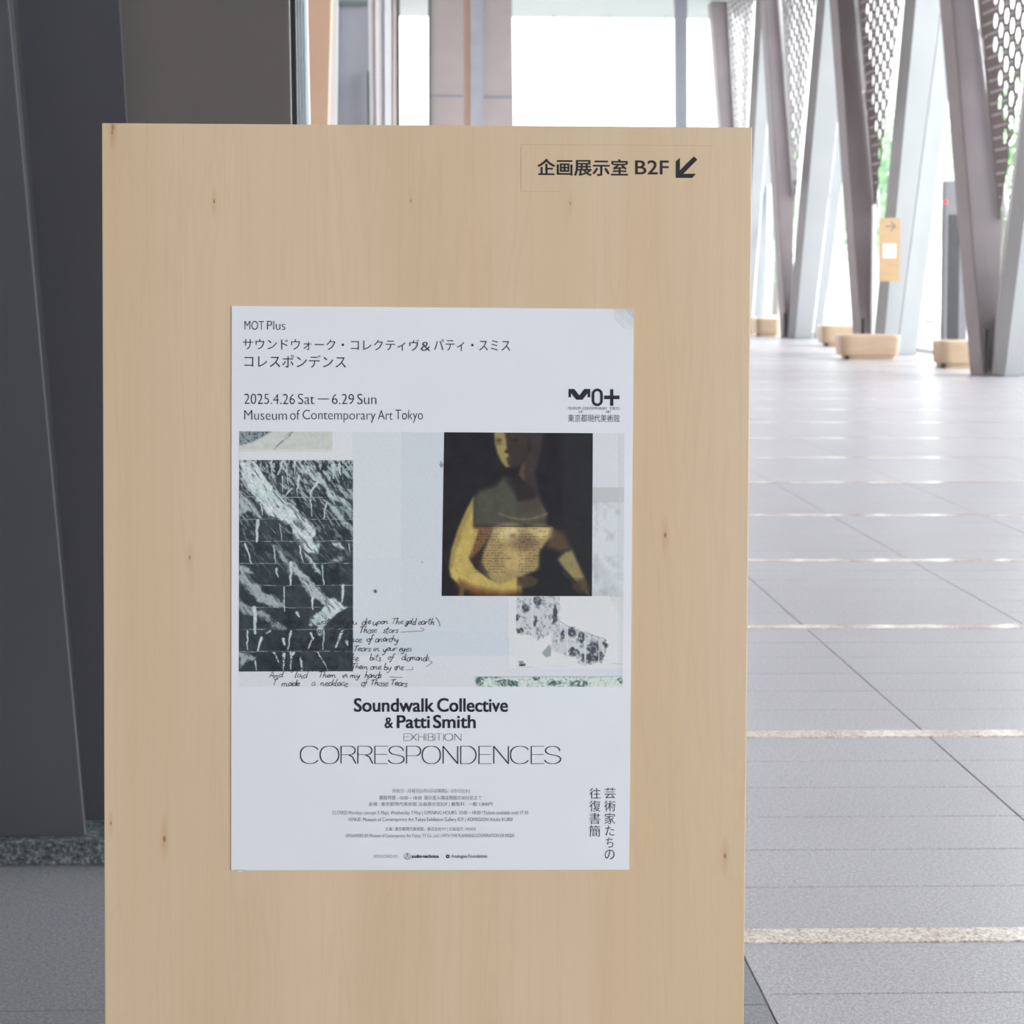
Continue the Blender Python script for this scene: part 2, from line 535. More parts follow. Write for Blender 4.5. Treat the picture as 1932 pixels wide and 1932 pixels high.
def perforated(parent, X, Le, Re, bot, ztop, solid):
    """plate in the plane X: Le/Re = (y, z) pairs of the slanted far and near edges, bot = lowest point"""
    dy, dz, r = .27, .34, .115
    holes = {}
    bm = bmesh.new()
    ymin = min(Le[1][0], Re[1][0], bot[0], Re[0][0]) - .3; ymax = max(Le[1][0], bot[0], Le[0][0]) + .3
    z0 = bot[1] - .2
    ny = int((ymax - ymin) / dy) + 1; nz = int((ztop - z0) / dz) + 1

    def far_edge(z):
        return bot[0] + (Le[1][0] - bot[0]) * (z - bot[1]) / (Le[1][1] - bot[1])
    for i in range(ny):
        for j in range(-1, nz + 1):
            ya = ymin + i * dy; za = z0 + j * dz + (dz / 2 if i % 2 else 0)
            yc, zc = ya + dy / 2, za + dz / 2
            rect = [(ya, za), (ya + dy, za), (ya + dy, za + dz), (ya, za + dz)]
            if yc > far_edge(zc) - solid:
                bm.faces.new([bm.verts.new((X, y, z)) for (y, z) in rect]); continue
            holes.setdefault(round(zc, 4), []).append(yc)
            inner, outer = [], []
            for k in range(16):
                t = 2 * math.pi * (k + .5) / 16
                c, s = math.cos(t), math.sin(t)
                q = min(dy / 2 / max(abs(c), 1e-6), dz / 2 / max(abs(s), 1e-6))
                inner.append(bm.verts.new((X, yc + c * r, zc + s * r)))
                outer.append(bm.verts.new((X, yc + c * q, zc + s * q)))
            for k in range(16):
                bm.faces.new((inner[k], inner[(k + 1) % 16], outer[(k + 1) % 16], outer[k]))

    def cut(p, q, keep):
        n = Vector((0, q[1] - p[1], -(q[0] - p[0])))
        if n.dot(Vector((0, keep[0] - p[0], keep[1] - p[1]))) > 0: n = -n
        bmesh.ops.bisect_plane(bm, geom=list(bm.verts) + list(bm.edges) + list(bm.faces), plane_co=(X, p[0], p[1]), plane_no=n, clear_outer=True)
    mid = ((Le[1][0] + Re[1][0]) / 2, Le[1][1])
    cut(bot, Le[1], mid); cut(bot, Re[1], mid)
    cut((0, ztop), (1, ztop), (0, ztop - 1))
    o = from_bm('perforated_panel', bm, M['perf'], parent)
    md = o.modifiers.new('thickness', 'SOLIDIFY'); md.thickness = .02
    near = lambda z: bot[0] + (Re[1][0] - bot[0]) * (z - bot[1]) / (Re[1][1] - bot[1])
    z = z0 + dz / 2
    bm = bmesh.new()
    while z < ztop - .1:
        ya, yb = near(z) + .06, far_edge(z) - .06
        hs = holes.get(round(z, 4), [])
        ys = [ya + .085 * k for k in range(int(max(0, yb - ya) / .085))]
        ys = [y for y in ys if all(abs(y - h) > r + .02 for h in hs)]
        if ys and z > bot[1]: add_dots(bm, ys, X - .012, z)
        z += dz / 2
    from_bm('lit_hole_dots', bm, M['pipe_dim'], parent)['kind'] = 'stuff'  # pale dots painted in for daylight showing through tiny perforations
    return o


M['pipe_dim'] = plain('mauve_grey_lit_hole', (.72, .69, .72), .5)


def v_frame(label, base, Yb, far_L, far_R, far_Y1, kink, near_L, near_R, near_Y1, fl_R, groove, joints, zt=9.2, slot=None, notilt=0):
    """base = (x, y) on the floor; edges as upper and lower pixels"""
    p = PZ(*base)
    r = empty('steel_v_frame', (p.x, Yb, 0), label, 'column', 'leaning V-shaped steel frames along the window wall')
    # far-leaning leg: front face and hall-side face come out of one box
    kf = (far_Y1 - Yb) / P(1500, 0, far_Y1).z
    kn = (near_Y1 - Yb) / P(1500, 0, near_Y1).z
    top = [edge_z(far_L, Yb, kf, zt), edge_z(far_R, Yb, kf, zt)]
    kz = edge_z(far_R, Yb, kf, P(*kink, Yb + .3).z)
    lowL = edge_z(far_L, Yb, kf, 0)
    low = Vector((lowL.x + .16, Yb, 0))
    prism('far_leg', [lowL, low, kz, top[1], top[0]], (-.02, .62, 0), M['steel_brown'], r, .012)
    # near-leaning leg: web, hall-side flange and outer flange with a groove between
    nL = [edge_z(near_L, Yb, kn, 0), edge_z(near_L, Yb, kn, zt)]
    nR = [edge_z(groove, Yb, kn, 0), edge_z(groove, Yb, kn, zt)]
    fl = [edge_z(fl_R, Yb, kn, 0), edge_z(fl_R, Yb, kn, zt)]
    prism('near_leg_web', [nL[0], nR[0], nR[1], nL[1]], (.10, .50, 0), M['steel_grey'], r, .012)
    u = Vector((.05, .25, 0))
    prism('outer_flange', [nR[0] + u + Vector((.02, 0, 0)), fl[0] + u, fl[1] + u, nR[1] + u + Vector((.02, 0, 0))], (.06, .3, 0), M['steel_grey'], r, .01)
    w = Vector((.045, -.05, 0))
    prism('inner_flange', [nL[0] - w * .2, nL[0] + w * 3, nL[1] + w * 3.4, nL[1] - w * .2], (0, -.03, 0), M['steel_mid'], r, .006)
    if slot:
        a, b = P(slot[0], slot[1], Yb - .02), P(slot[0], slot[2], Yb - .02)
        box('base_slot', a.x - .025, a.x + .025, Yb - .03, Yb + .02, max(.02, b.z), a.z, M['steel_black'], r)
    # white conduit on the inner edge of the far leg, in lengths with small couplings
    def pipe_pt(y):
        x = far_R[0][0] + (far_R[1][0] - far_R[0][0]) * (y - far_R[0][1]) / (far_R[1][1] - far_R[0][1])
        Y = Yb
        for _ in range(6):
            q = P(x, y, Y); Y = Yb + kf * q.z
        return q + Vector((.03, -.09, 0))
    ys = [-160] + list(joints) + [kink[1]]
    sc = Yb / F
    for a, b in zip(ys, ys[1:]):
        bm = bmesh.new()
        add_tube(bm, pipe_pt(a + 3), pipe_pt(b - 3), 6.2 * sc * (28.5 / Yb) ** .5, 12)
        from_bm('conduit', bm, M['pipe'], r, True)
    for j in joints:
        bm = bmesh.new()
        bmesh.ops.create_icosphere(bm, subdivisions=2, radius=5.8 * sc * (28.5 / Yb) ** .5, matrix=Matrix.Translation(pipe_pt(j)))
        from_bm('coupling', bm, M['pipe'], r, True)
    return r


XP = 8.5


def pan(x, y):
    Y = XP * F / (x - 765)
    q = P(x, y, Y)
    return (q.y, q.z)


f1 = v_frame('nearest V-shaped steel frame, cut by the right edge of the picture', (1862, 713), 28.5,
             ((1796, 0), (1856, 713)), ((1840, 0), (1892, 413)), 30.2, (1892, 413),
             ((1955, 0), (1872, 700)), ((2060, 0), (1930, 713)), 26.9, ((2120, 0), (1965, 713)), ((2050, 0), (1925, 713)), (84, 292),
             slot=(1861, 621, 705))
perforated(f1, XP, (pan(1893, 413), pan(1849, 0)), (pan(1893, 413), pan(1952, 0)), pan(1893, 413), 7.6, .55)
f2 = v_frame('second V-shaped steel frame from the right, behind the small wooden arrow sign', (1630, 672), 36.,
             ((1580, 0), (1627, 660)), ((1612, 0), (1650, 395)), 38., (1650, 395),
             ((1708, 0), (1648, 660)), None, 35.7, ((1813, 0), (1730, 667)), ((1777, 0), (1697, 620)), (14, 173, 341), slot=(1628, 600, 660))
perforated(f2, XP, (pan(1655, 395), pan(1619, 0)), (pan(1655, 395), pan(1700, 0)), pan(1655, 395), 8.2, .5)
f3 = v_frame('third V-shaped steel frame from the right, bright windows on both sides', (1485, 640), 45.7,
             ((1444, 0), (1484, 642)), ((1468, 0), (1497, 372)), 47.8, (1497, 372),
             ((1541, 0), (1486, 640)), None, 43., ((1634, 0), (1550, 640)), ((1608, 0), (1532, 640)), (96, 231), slot=(1481, 590, 636))
perforated(f3, XP, (pan(1500, 380), pan(1473, 0)), (pan(1500, 380), pan(1537, 0)), pan(1500, 380), 9.2, .4)
f4 = v_frame('farthest V-shaped steel frame, half hidden behind the top right of the sign', (1390, 615), 55.,
             ((1345, 36), (1387, 600)), ((1376, 36), (1398, 420)), 57.5, (1398, 420),
             ((1424, 36), (1391, 600)), None, 52., ((1497, 0), (1440, 600)), ((1465, 0), (1419, 600)), (160,), zt=9.2)
perforated(f4, XP, (pan(1398, 420), pan(1372, 36)), (pan(1398, 420), pan(1418, 36)), pan(1398, 420), 9.2, .3)


# ------------------------------------------------------------------ benches, arrow sign, kiosk
def bench(x0, x1, ybot, label, notch=True, depth=.75):
    c = PZ((x0 + x1) / 2, ybot)
    Y = c.y
    w = (x1 - x0) * Y / F
    r = empty('wooden_bench', (c.x, Y + depth / 2, 0), label, 'bench', 'low rounded wooden benches by the windows')
    bm = bmesh.new()

    def ring(z, s, inset=0.):
        out = []
        for k in range(36):
            t = 2 * math.pi * k / 36
            e = .38
            cx = abs(math.cos(t)) ** e * math.copysign(1, math.cos(t)); sy = abs(math.sin(t)) ** e * math.copysign(1, math.sin(t))
            out.append(bm.verts.new((c.x + cx * (w / 2 * s - inset), Y + depth / 2 + sy * (depth / 2 * s - inset), z)))
        return out
    rs = [ring(.07, .93), ring(.09, .95), ring(.36, 1.0), ring(.40, .995), ring(.42, .97)]
    for a, b in zip(rs, rs[1:]):
        for k in range(36): bm.faces.new((a[k], a[(k + 1) % 36], b[(k + 1) % 36], b[k]))
    bm.faces.new(rs[0][::-1])
    bm.faces.new(rs[-1])
    from_bm('seat_block', bm, M['bench'], r)
    bm = bmesh.new()
    n0 = ring(0, .86); n1 = ring(.07, .86)
    # the base is set in under the left end
    for v in n0 + n1:
        if v.co.x < c.x - w * .36: v.co.x = c.x - w * .36
    for k in range(36): bm.faces.new((n0[k], n0[(k + 1) % 36], n1[(k + 1) % 36], n1[k]))
    bm.faces.new(n0[::-1]); bm.faces.new(n1)
    from_bm('base', bm, M['bench'], r)
    box('foot', c.x - w * .40, c.x - w * .365, Y + .12, Y + .3, 0, .07, M['steel_black'], r)
    return r


bench(1587, 1704, 679, 'nearer full-width pale wooden bench below the small arrow sign')
bench(1777, 1850, 695, 'pale wooden bench below the dark kiosk, partly behind the nearest V frame')
bench(1551, 1640, 654, 'pale wooden bench further back, overlapped by the bench under the arrow sign')
bench(1427, 1474, 634.8, 'small far wooden bench left of the third V frame')
bench(1392, 1431, 631, 'farthest pale wooden bench, cut off by the right edge of the sign')


def arrow_sign():
    Yp = 35.52
    a = P(1649, 386, Yp)
    r = empty('wayfinding_sign', (a.x, Yp, 0), 'small honey-coloured wooden arrow sign on a thin pale pole', 'sign')
    bm = bmesh.new()
    add_tube(bm, (a.x, Yp, 0), (a.x, Yp, a.z), .032, 12)
    from_bm('pole', bm, M['pipe'], r, True)
    bm = bmesh.new()
    add_tube(bm, (a.x, Yp, 0), (a.x, Yp, .02), .16, 20)
    from_bm('foot_plate', bm, M['pipe'], r)
    L, R = P(1659, 411, Yp), P(1697, 531, Yp)
    for y in (417, 520):
        q = P(1655, y, Yp)
        box('bracket', a.x, L.x + .02, Yp - .01, Yp + .01, q.z - .02, q.z + .02, M['pipe'], r)
    b = box('board', L.x, R.x, Yp - .02, Yp + .02, R.z, L.z, M['signboard2'], r, .006)
    # arrow pointing right
    c = P(1680, 427, Yp)
    bm = bmesh.new()
    y = Yp - .0225
    for (p, q) in (((-.09, 0), (.075, 0)), ((.0, .085), (.08, 0)), ((.0, -.085), (.08, 0))):
        p, q = Vector((c.x + p[0], y, c.z + p[1])), Vector((c.x + q[0], y, c.z + q[1]))
        d = (q - p).normalized(); w = Vector((-d.z, 0, d.x)) * .009
        add_prism(bm, [p - w, q - w, q + w, p + w], (0, .002, 0))
    from_bm('arrow', bm, M['ink_soft'], r)
    L2, R2 = P(1665, 460, Yp), P(1690, 487, Yp)
    box('label', L2.x, R2.x, Yp - .025, Yp - .02, R2.z, L2.z, M['white'], r)
    for k, wd in ((.045, .06), (.07, .09)):
        box('printed_line', (L2.x + R2.x) / 2 - wd, (L2.x + R2.x) / 2 + wd * .6, Yp - .0265, Yp - .025, L2.z - k - .008, L2.z - k, M['ink_soft'], r)


arrow_sign()


def kiosk():
    Yk = 33.4
    L, R = P(1784, 341, Yk), P(1814, 341, Yk)
    r = empty('display_kiosk', ((L.x + R.x) / 2, Yk, 0), 'tall grey display kiosk with a dark screen behind a wooden bench', 'kiosk')
    box('housing', L.x, R.x + .12, Yk, Yk + .22, 0, L.z, M['kiosk'], r, .01)
    a, b = P(1790, 405, Yk), P(1811, 405, Yk)
    box('screen', a.x, b.x, Yk - .008, Yk, .25, a.z, M['screen'], r)
    c = P(1783, 381, Yk)
    bm = bmesh.new()
    bmesh.ops.create_uvsphere(bm, u_segments=12, v_segments=8, radius=.026, matrix=Matrix.Translation((c.x + .01, Yk - .01, c.z)))
    from_bm('indicator_light', bm, M['red'], r, True)


kiosk()


# ------------------------------------------------------------------ outdoors
bm = bmesh.new()
add_box(bm, XR + .3, 60, YB - 30, 140, -.3, -.05)
add_box(bm, -60, XR + .3, YE + .3, 140, -.3, -.05)
tag(from_bm('ground_outside', bm, M['concrete']), kind='structure')


def building():
    Yb = 88.
    r = empty('apartment_building', (6, Yb, 0), 'white building with balcony ledges seen through the far window', 'building')
    bm = bmesh.new(); add_box(bm, -14, 26, Yb, Yb + 8, -.05, 30); from_bm('wall', bm, M['facade'], r)
    for (x0, x1, y) in ((1112, 1186, 93), (1110, 1186, 221), (776, 808, 92), (774, 808, 221)):
        a, b = P(x0, y, Yb - 1), P(x1, y, Yb - 1)
        box('balcony', a.x, b.x, Yb - 1.1, Yb, a.z - .05, a.z + .12, M['facade'], r)
    for (x0, y0, x1, y1) in ((1100, 100, 1190, 215), (985, 150, 1030, 195)):
        a, b = P(x0, y0, Yb), P(x1, y1, Yb)
        f = box('window', a.x, b.x, Yb - .05, Yb + .02, b.z, a.z, M['white'], r)
        box('pane', a.x + .15, b.x - .15, Yb - .07, Yb - .05, b.z + .15, a.z - .15, M['facade'], f)


building()


def tree(x, y, h, rad, label, seed):
    rg = random.Random(seed)
    r = empty('tree', (x, y, -.05), label, 'tree', 'green trees outside the window wall')
    bm = bmesh.new()
    add_tube(bm, (x, y, -.05), (x + .1, y, h * .35), .16, 9, .12)
    add_tube(bm, (x + .1, y, h * .35), (x - .2, y, h * .8), .12, 9, .04)
    for k in range(5):
        t = rg.uniform(0, 6.28)
        add_tube(bm, (x, y, h * rg.uniform(.35, .6)), (x + math.cos(t) * rad * .6, y + math.sin(t) * rad * .6, h * rg.uniform(.6, .9)), .05, 6, .015)
    from_bm('trunk', bm, M['bark'], r)
    n = 2600
    V, Fc = [], []
    for i in range(n):
        while True:
            a, b, c = rg.uniform(-1, 1), rg.uniform(-1, 1), rg.uniform(-1, 1)
            if a * a + b * b + c * c < 1: break
        k = .75 + .35 * math.sin(a * 5 + seed) * math.cos(c * 6 + b * 4)
        p = Vector((x + a * rad * k, y + b * rad * k, h * .56 + c * h * .42 * k))
        u = Vector((rg.gauss(0, 1), rg.gauss(0, 1), rg.gauss(0, 1))).normalized(); w = u.orthogonal().normalized()
        s = rg.uniform(.10, .2)
        j = len(V)
        V += [p - u * s, p + w * s * .5, p + u * s, p - w * s * .5]
        Fc.append((j, j + 1, j + 2, j + 3))
    me = bpy.data.meshes.new('foliage'); me.from_pydata(V, [], Fc); me.materials.append(M['leaf'])
    link('foliage', me, r)['kind'] = 'stuff'


tree(13.9, 76, 7.5, 2.6, 'green tree outside, seen left of the third V frame', 1)
tree(16.2, 72, 8.2, 2.8, 'pale green tree outside between the second and third V frames', 2)
tree(15.9, 61, 7.0, 2.3, 'green tree outside left of the dark kiosk', 3)
tree(19.5, 66, 9.5, 3.4, 'tall green tree outside behind the kiosk gap', 5)

# ------------------------------------------------------------------ the wooden sign
TL, TR = P(190, 232.5, SY), P(1417, 240, SY)
BLx, BRx = P(200, 1932, SY).x, P(1405, 1932, SY).x
sx0, sx1 = (TL.x + BLx) / 2, (TR.x + BRx) / 2
stop = (TL.z + TR.z) / 2
SIGN = empty('wooden_sign', ((sx0 + sx1) / 2, SY, 0), 'tall pale wooden directory board with a poster on its face', 'sign')
box('panel', sx0, sx1, SY, SY + .16, .0, stop, M['sign'], SIGN, .0012)

PS = lambda y: .0079 - .0092 * (y - 580) / 1061          # slope of the poster's rows in the photograph


def on_sign(x, y, lift): return P(x, y, SY - lift)


_layers = {}


def text_mesh(body, bold=0., size=1.):
    cu = bpy.data.curves.new('t', 'FONT')
    cu.body = body; cu.size = size; cu.offset = bold
    cu.resolution_u = 5
    ob = bpy.data.objects.new('t', cu); COL.objects.link(ob)
    dg = bpy.context.evaluated_depsgraph_get()
    me = bpy.data.meshes.new_from_object(ob.evaluated_get(dg))
    bpy.data.objects.remove(ob); bpy.data.curves.remove(cu)
    n = len(me.vertices)
    co = np.empty(n * 3); me.vertices.foreach_get('co', co)
    return me, co.reshape(-1, 3)


def lettering(name, body, x0, x1, y0, y1, m, parent, lift, bold=0., slope=None, fat=0.):
    """text whose ink fills the pixel box (x0..x1, y0..y1) on the face of the sign"""
    me, co = text_mesh(body, bold)
    a, b = co.min(0), co.max(0)
    xc = (x0 + x1) / 2
    s = PS((y0 + y1) / 2) if slope is None else slope
    x0, x1, y0, y1 = x0 + fat, x1 - fat, y0 + fat * .7, y1 - fat * .7
    shifts = [(0, 0)] if not fat else [(-fat, -fat * .7), (fat, -fat * .7), (-fat, fat * .7), (fat, fat * .7), (0, 0)]
    me.update()
    faces = [tuple(p.vertices) for p in me.polygons]
    V, Fc = [], []
    for si, (dx, dy) in enumerate(shifts):
        j = len(V)
        for c in co:
            X = x0 + dx + (c[0] - a[0]) / (b[0] - a[0]) * (x1 - x0)
            Y = y1 + dy - (c[1] - a[1]) / (b[1] - a[1]) * (y1 - y0) + s * (X - xc)
            V.append(on_sign(X, Y, lift + si * .000004))
        Fc += [tuple(i + j for i in f) for f in faces]
    bpy.data.meshes.remove(me)
    me = bpy.data.meshes.new(name); me.from_pydata(V, [], Fc)
    me.materials.append(m)
    return link(name, me, parent)


class Ribbon:
    """flat pen strokes on the sign face, given in pixels"""
    def __init__(s): s.V, s.F = [], []

    def stroke(s, pts, w, lift, w2=None, close=False):
        pts = [Vector((p[0], p[1])) for p in pts]
        n = len(pts)
        L = []
        for i, p in enumerate(pts):
            a = pts[i - 1] if (i > 0 or close) else p
            b = pts[(i + 1) % n] if (i < n - 1 or close) else p
            d = (b - a)
            if d.length < 1e-6: d = Vector((1, 0))
            d.normalize()
            nrm = Vector((-d.y, d.x))
            ww = w if w2 is None else (w * abs(nrm.x) + w2 * abs(nrm.y))
            if 0 < i < n - 1 or close:
                d1 = (p - a).normalized() if (p - a).length > 1e-6 else d
                k = max(.5, abs(d1.dot(d)))
                ww = ww / k
            L.append((p - nrm * ww / 2, p + nrm * ww / 2))
        j = len(s.V)
        for a, b in L: s.V += [on_sign(a.x, a.y, lift), on_sign(b.x, b.y, lift)]
        for i in range(n - 1 + (1 if close else 0)):
            q = (i + 1) % n
            s.F.append((j + 2 * i, j + 2 * q, j + 2 * q + 1, j + 2 * i + 1))

    def poly(s, pts, lift):
        j = len(s.V)
        s.V += [on_sign(p[0], p[1], lift) for p in pts]
        s.F.append(tuple(range(j, j + len(pts))))

    def build(s, name, m, parent):
        me = bpy.data.meshes.new(name); me.from_pydata(s.V, [], s.F); me.materials.append(m)
        return link(name, me, parent)


# direction lettering: black cut vinyl, raised a hair
lettering('direction_lettering', '企画展示室', 1014, 1185, 300, 332, M['vinyl'], SIGN, .0002, .002, .0062, .55)
lettering('level_lettering', 'B2F', 1198.4, 1261.7, 302.5, 329, M['vinyl'], SIGN, .0002, .0, .0062, .35)
cr = lambda x, y: (960 + x / 4.11, 250 + y / 4.11)
rb = Ribbon()
rb.poly([cr(1295, 352), cr(1295, 225), cr(1327, 195), cr(1327, 320)], .00020)
rb.poly([cr(1327, 320), cr(1452, 320), cr(1422, 352), cr(1295, 352)], .00021)
rb.poly([cr(1308, 312), cr(1435, 185), cr(1462, 210), cr(1335, 338)], .00022)
rb.build('arrow', M['vinyl'], SIGN)
M['film'] = plain('film_edge', (.50, .38, .27), .4)
rb = Ribbon()
rb.stroke([(983, 361), (983, 272.5)], .9, .0001)
rb.stroke([(983, 272.5), (1345, 275)], .8, .0001)
rb.stroke([(983, 361), (1060, 361.5)], .7, .0001)
rb.build('clear_film_edge', M['film'], SIGN)

# ------------------------------------------------------------------ poster
c = P(815, 1642, SY)
POSTER = empty('poster', (c.x, SY - .0005, c.z), 'white printed exhibition poster with a photo collage, taped to the wooden sign', 'poster')
corners = ((437, 577), (1196, 583), (1187, 1641), (436, 1642))


def poster_sheet():
    nx, ny = 40, 56
    V, Fc = [], []
    for j in range(ny + 1):
        for i in range(nx + 1):
            u, v = i / nx, j / ny
            x = (corners[0][0] * (1 - u) + corners[1][0] * u) * (1 - v) + (corners[3][0] * (1 - u) + corners[2][0] * u) * v
            y = (corners[0][1] * (1 - u) + corners[1][1] * u) * (1 - v) + (corners[3][1] * (1 - u) + corners[2][1] * u) * v
            d = math.hypot((1 - u) * 1.0, v * 1.4)
            lift = .0008 + .004 * max(0, 1 - d / .055) ** 1.3
            V.append(on_sign(x, y, lift))
    for j in range(ny):
        for i in range(nx):
            a = j * (nx + 1) + i
            Fc.append((a, a + nx + 1, a + nx + 2, a + 1))
    me = bpy.data.meshes.new('sheet'); me.from_pydata(V, [], Fc); me.materials.append(M['paper'])
    o = link('sheet', me, POSTER)
    md = o.modifiers.new('t', 'SOLIDIFY'); md.thickness = .0006; md.offset = -1
    rb = Ribbon()
    rb.poly([(444, 1641), (447, 1643.6), (452, 1645), (457, 1644.4), (461, 1641)], .0008)
    rb.build('tape_tab', M['paper'], POSTER)


poster_sheet()
LP, LT = .0009, .00112        # heights of the printed pictures and of the text above the sign face

# ---- pictures: colour fields worked out in numpy and stored as flat print on fine grids
_lat = RNG.random((256, 256))


def vnoise(x, y):
    xi, yi = np.floor(x).astype(int), np.floor(y).astype(int)
    fx, fy = x - xi, y - yi
    fx, fy = fx * fx * (3 - 2 * fx), fy * fy * (3 - 2 * fy)
    g = lambda i, j: _lat[i % 256, j % 256]
    return (g(xi, yi) * (1 - fx) + g(xi + 1, yi) * fx) * (1 - fy) + (g(xi, yi + 1) * (1 - fx) + g(xi + 1, yi + 1) * fx) * fy


def fbm(x, y, o=4, k=.5):
    s, a, t = 0, 1, 0
    for i in range(o):
        s = s + a * vnoise(x * 2 ** i + i * 17.3, y * 2 ** i + i * 5.1); t += a; a *= k
    return s / t


def inside(X, Y, poly, soft=1.5):
    """soft mask of a polygon"""
    n = len(poly)
    ins = np.zeros(X.shape, bool)
    dist = np.full(X.shape, 1e9)
    for i in range(n):
        (x0, y0), (x1, y1) = poly[i], poly[(i + 1) % n]
        dx, dy = x1 - x0, y1 - y0
        t = np.clip(((X - x0) * dx + (Y - y0) * dy) / (dx * dx + dy * dy + 1e-9), 0, 1)
        dist = np.minimum(dist, np.hypot(X - x0 - t * dx, Y - y0 - t * dy))
        c = ((y0 > Y) != (y1 > Y))
        with np.errstate(divide='ignore', invalid='ignore'):
            xx = dx * (Y - y0) / (dy if dy else 1e-9) + x0
        ins ^= c & (X < xx)
    sd = np.where(ins, dist, -dist)
    return np.clip(sd / (2 * soft) + .5, 0, 1)


def cap(X, Y, x0, y0, x1, y1, w0, w1=None, soft=.8):
    w1 = w0 if w1 is None else w1
    dx, dy = x1 - x0, y1 - y0
    t = np.clip(((X - x0) * dx + (Y - y0) * dy) / (dx * dx + dy * dy + 1e-9), 0, 1)
    d = np.hypot(X - x0 - t * dx, Y - y0 - t * dy)
    return np.clip(((w0 + (w1 - w0) * t) / 2 - d) / soft + .5, 0, 1)


def ell(X, Y, cx, cy, rx, ry, soft=.2, ang=0.):
    ca, sa = math.cos(ang), math.sin(ang)
    u, v = (X - cx) * ca + (Y - cy) * sa, -(X - cx) * sa + (Y - cy) * ca
    return np.clip((1 - np.hypot(u / rx, v / ry)) / soft + .5, 0, 1)


def lay(img, mask, col, k=1.):
    m = (mask * k)[..., None]
    return img * (1 - m) + np.asarray(col, float) * m


M['print'] = None
_s = N('matt_print')
_at = _s.n('Attribute', attribute_name='ink')
_s.set(_s.b.inputs['Base Color'], _at.outputs['Color'])
_s.b.inputs['Roughness'].default_value = .5
_s.b.inputs['Specular IOR Level'].default_value = .35
M['print'] = _s.m
FAC = lin((205, 211, 224)) / np.array([.80, .82, .865])


def picture(name, quad, step, fn, lift):
    """quad = TL, TR, BR, BL in pixels"""
    w = max(abs(quad[1][0] - quad[0][0]), 1); h = max(abs(quad[3][1] - quad[0][1]), 1)
    nx, ny = max(2, int(w / step)), max(2, int(h / step))
    u, v = np.meshgrid(np.linspace(0, 1, nx + 1), np.linspace(0, 1, ny + 1))
    Q = np.array(quad, float)
    XY = [(Q[0, k] * (1 - u) + Q[1, k] * u) * (1 - v) + (Q[3, k] * (1 - u) + Q[2, k] * u) * v for k in (0, 1)]
    X, Y = XY
    img = np.clip(fn(X, Y), 0, 255)
    grain = (RNG.random(X.shape)[..., None] - .5) * 5
    alb = np.clip(lin(np.clip(img + grain, 0, 255)) / FAC, 0, .9)
    R = np.array(ROT)
    d = np.stack([(X - PX) / F, -(Y - PY) / F, -np.ones_like(X)], -1) @ R.T
    p = d * ((SY - lift) / d[..., 1:2])
    p[..., 2] += EYE
    me = bpy.data.meshes.new(name)
    nv = (nx + 1) * (ny + 1); nf = nx * ny
    me.vertices.add(nv); me.vertices.foreach_set('co', p.reshape(-1))
    idx = np.arange(nv).reshape(ny + 1, nx + 1)
    q = np.stack([idx[:-1, :-1], idx[1:, :-1], idx[1:, 1:], idx[:-1, 1:]], -1).reshape(-1)
    me.loops.add(nf * 4); me.loops.foreach_set('vertex_index', q.astype(np.int32))
    me.polygons.add(nf); me.polygons.foreach_set('loop_start', np.arange(0, nf * 4, 4, dtype=np.int32))
    me.update(calc_edges=True)
    at = me.color_attributes.new('ink', 'FLOAT_COLOR', 'POINT')
    at.data.foreach_set('color', np.concatenate([alb, np.ones(alb.shape[:2] + (1,))], -1).reshape(-1).astype(np.float32))
    me.materials.append(M['print'])
    return link(name, me, POSTER)


def pic_base(X, Y):
    im = np.ones(X.shape + (3,)) * np.array((196, 205.5, 215.))
    im = lay(im, (X < 664).astype(float), (203, 209, 218))
    im = lay(im, ((X > 756)).astype(float), (190, 199, 211))
    im = lay(im, (Y > 1053).astype(float), (192, 200, 213), .5)
    im = lay(im, ((Y > 1192) & (Y < 1238) & (X > 664)).astype(float), (187, 197, 211), .7)
    im = lay(im, ((Y > 1238)).astype(float), (199, 205, 216), .8)
    # right strip with cloudy grey drawing
    im = lay(im, ((X > 1118)).astype(float), (196, 203, 214))
    im = lay(im, ((X > 1112) & (Y > 920) & (Y < 948)).astype(float), (170, 176, 184), .75)
    n = fbm(X / 16, Y / 22, 5, .6)
    m = np.clip((n - .48) * 4, 0, 1) * ((X > 1112) & (Y > 945) & (Y < 1160))
    im = lay(im, m, (160, 168, 176), .55)
    m = inside(X, Y, [(1118, 1050), (1150, 1080), (1176, 1130), (1176, 1160), (1150, 1130), (1118, 1100)], 8)
    im = lay(im, m * n * 1.4, (148, 157, 166), .6)
    im = lay(im, ((X > 960) & (Y > 1126) & (Y < 1262)).astype(float), (205, 209, 216), .75)
    im = lay(im, ((X > 1166)).astype(float), (180, 192, 198), .35)
    im = lay(im, cap(X, Y, 1168, 817, 1166, 1296, .8), (175, 188, 190), .5)
    im = lay(im, cap(X, Y, 973, 1259, 1176, 1252, 1.), (175, 160, 145), .6)
    im = lay(im, ell(X, Y, 708, 1115.5, 3.1, 3.3, .5), (55, 58, 80), .9)
    im = lay(im, ell(X, Y, 796.5, 1061, 1.4, 1.2, .5), (80, 82, 100), .9)
    for (a, b) in ((832, 872), (835, 876), (833, 880), (831, 877)):
        im = lay(im, ell(X, Y, a, b, 1.6, 2.2, .6), (70, 74, 86), .7)
    return im


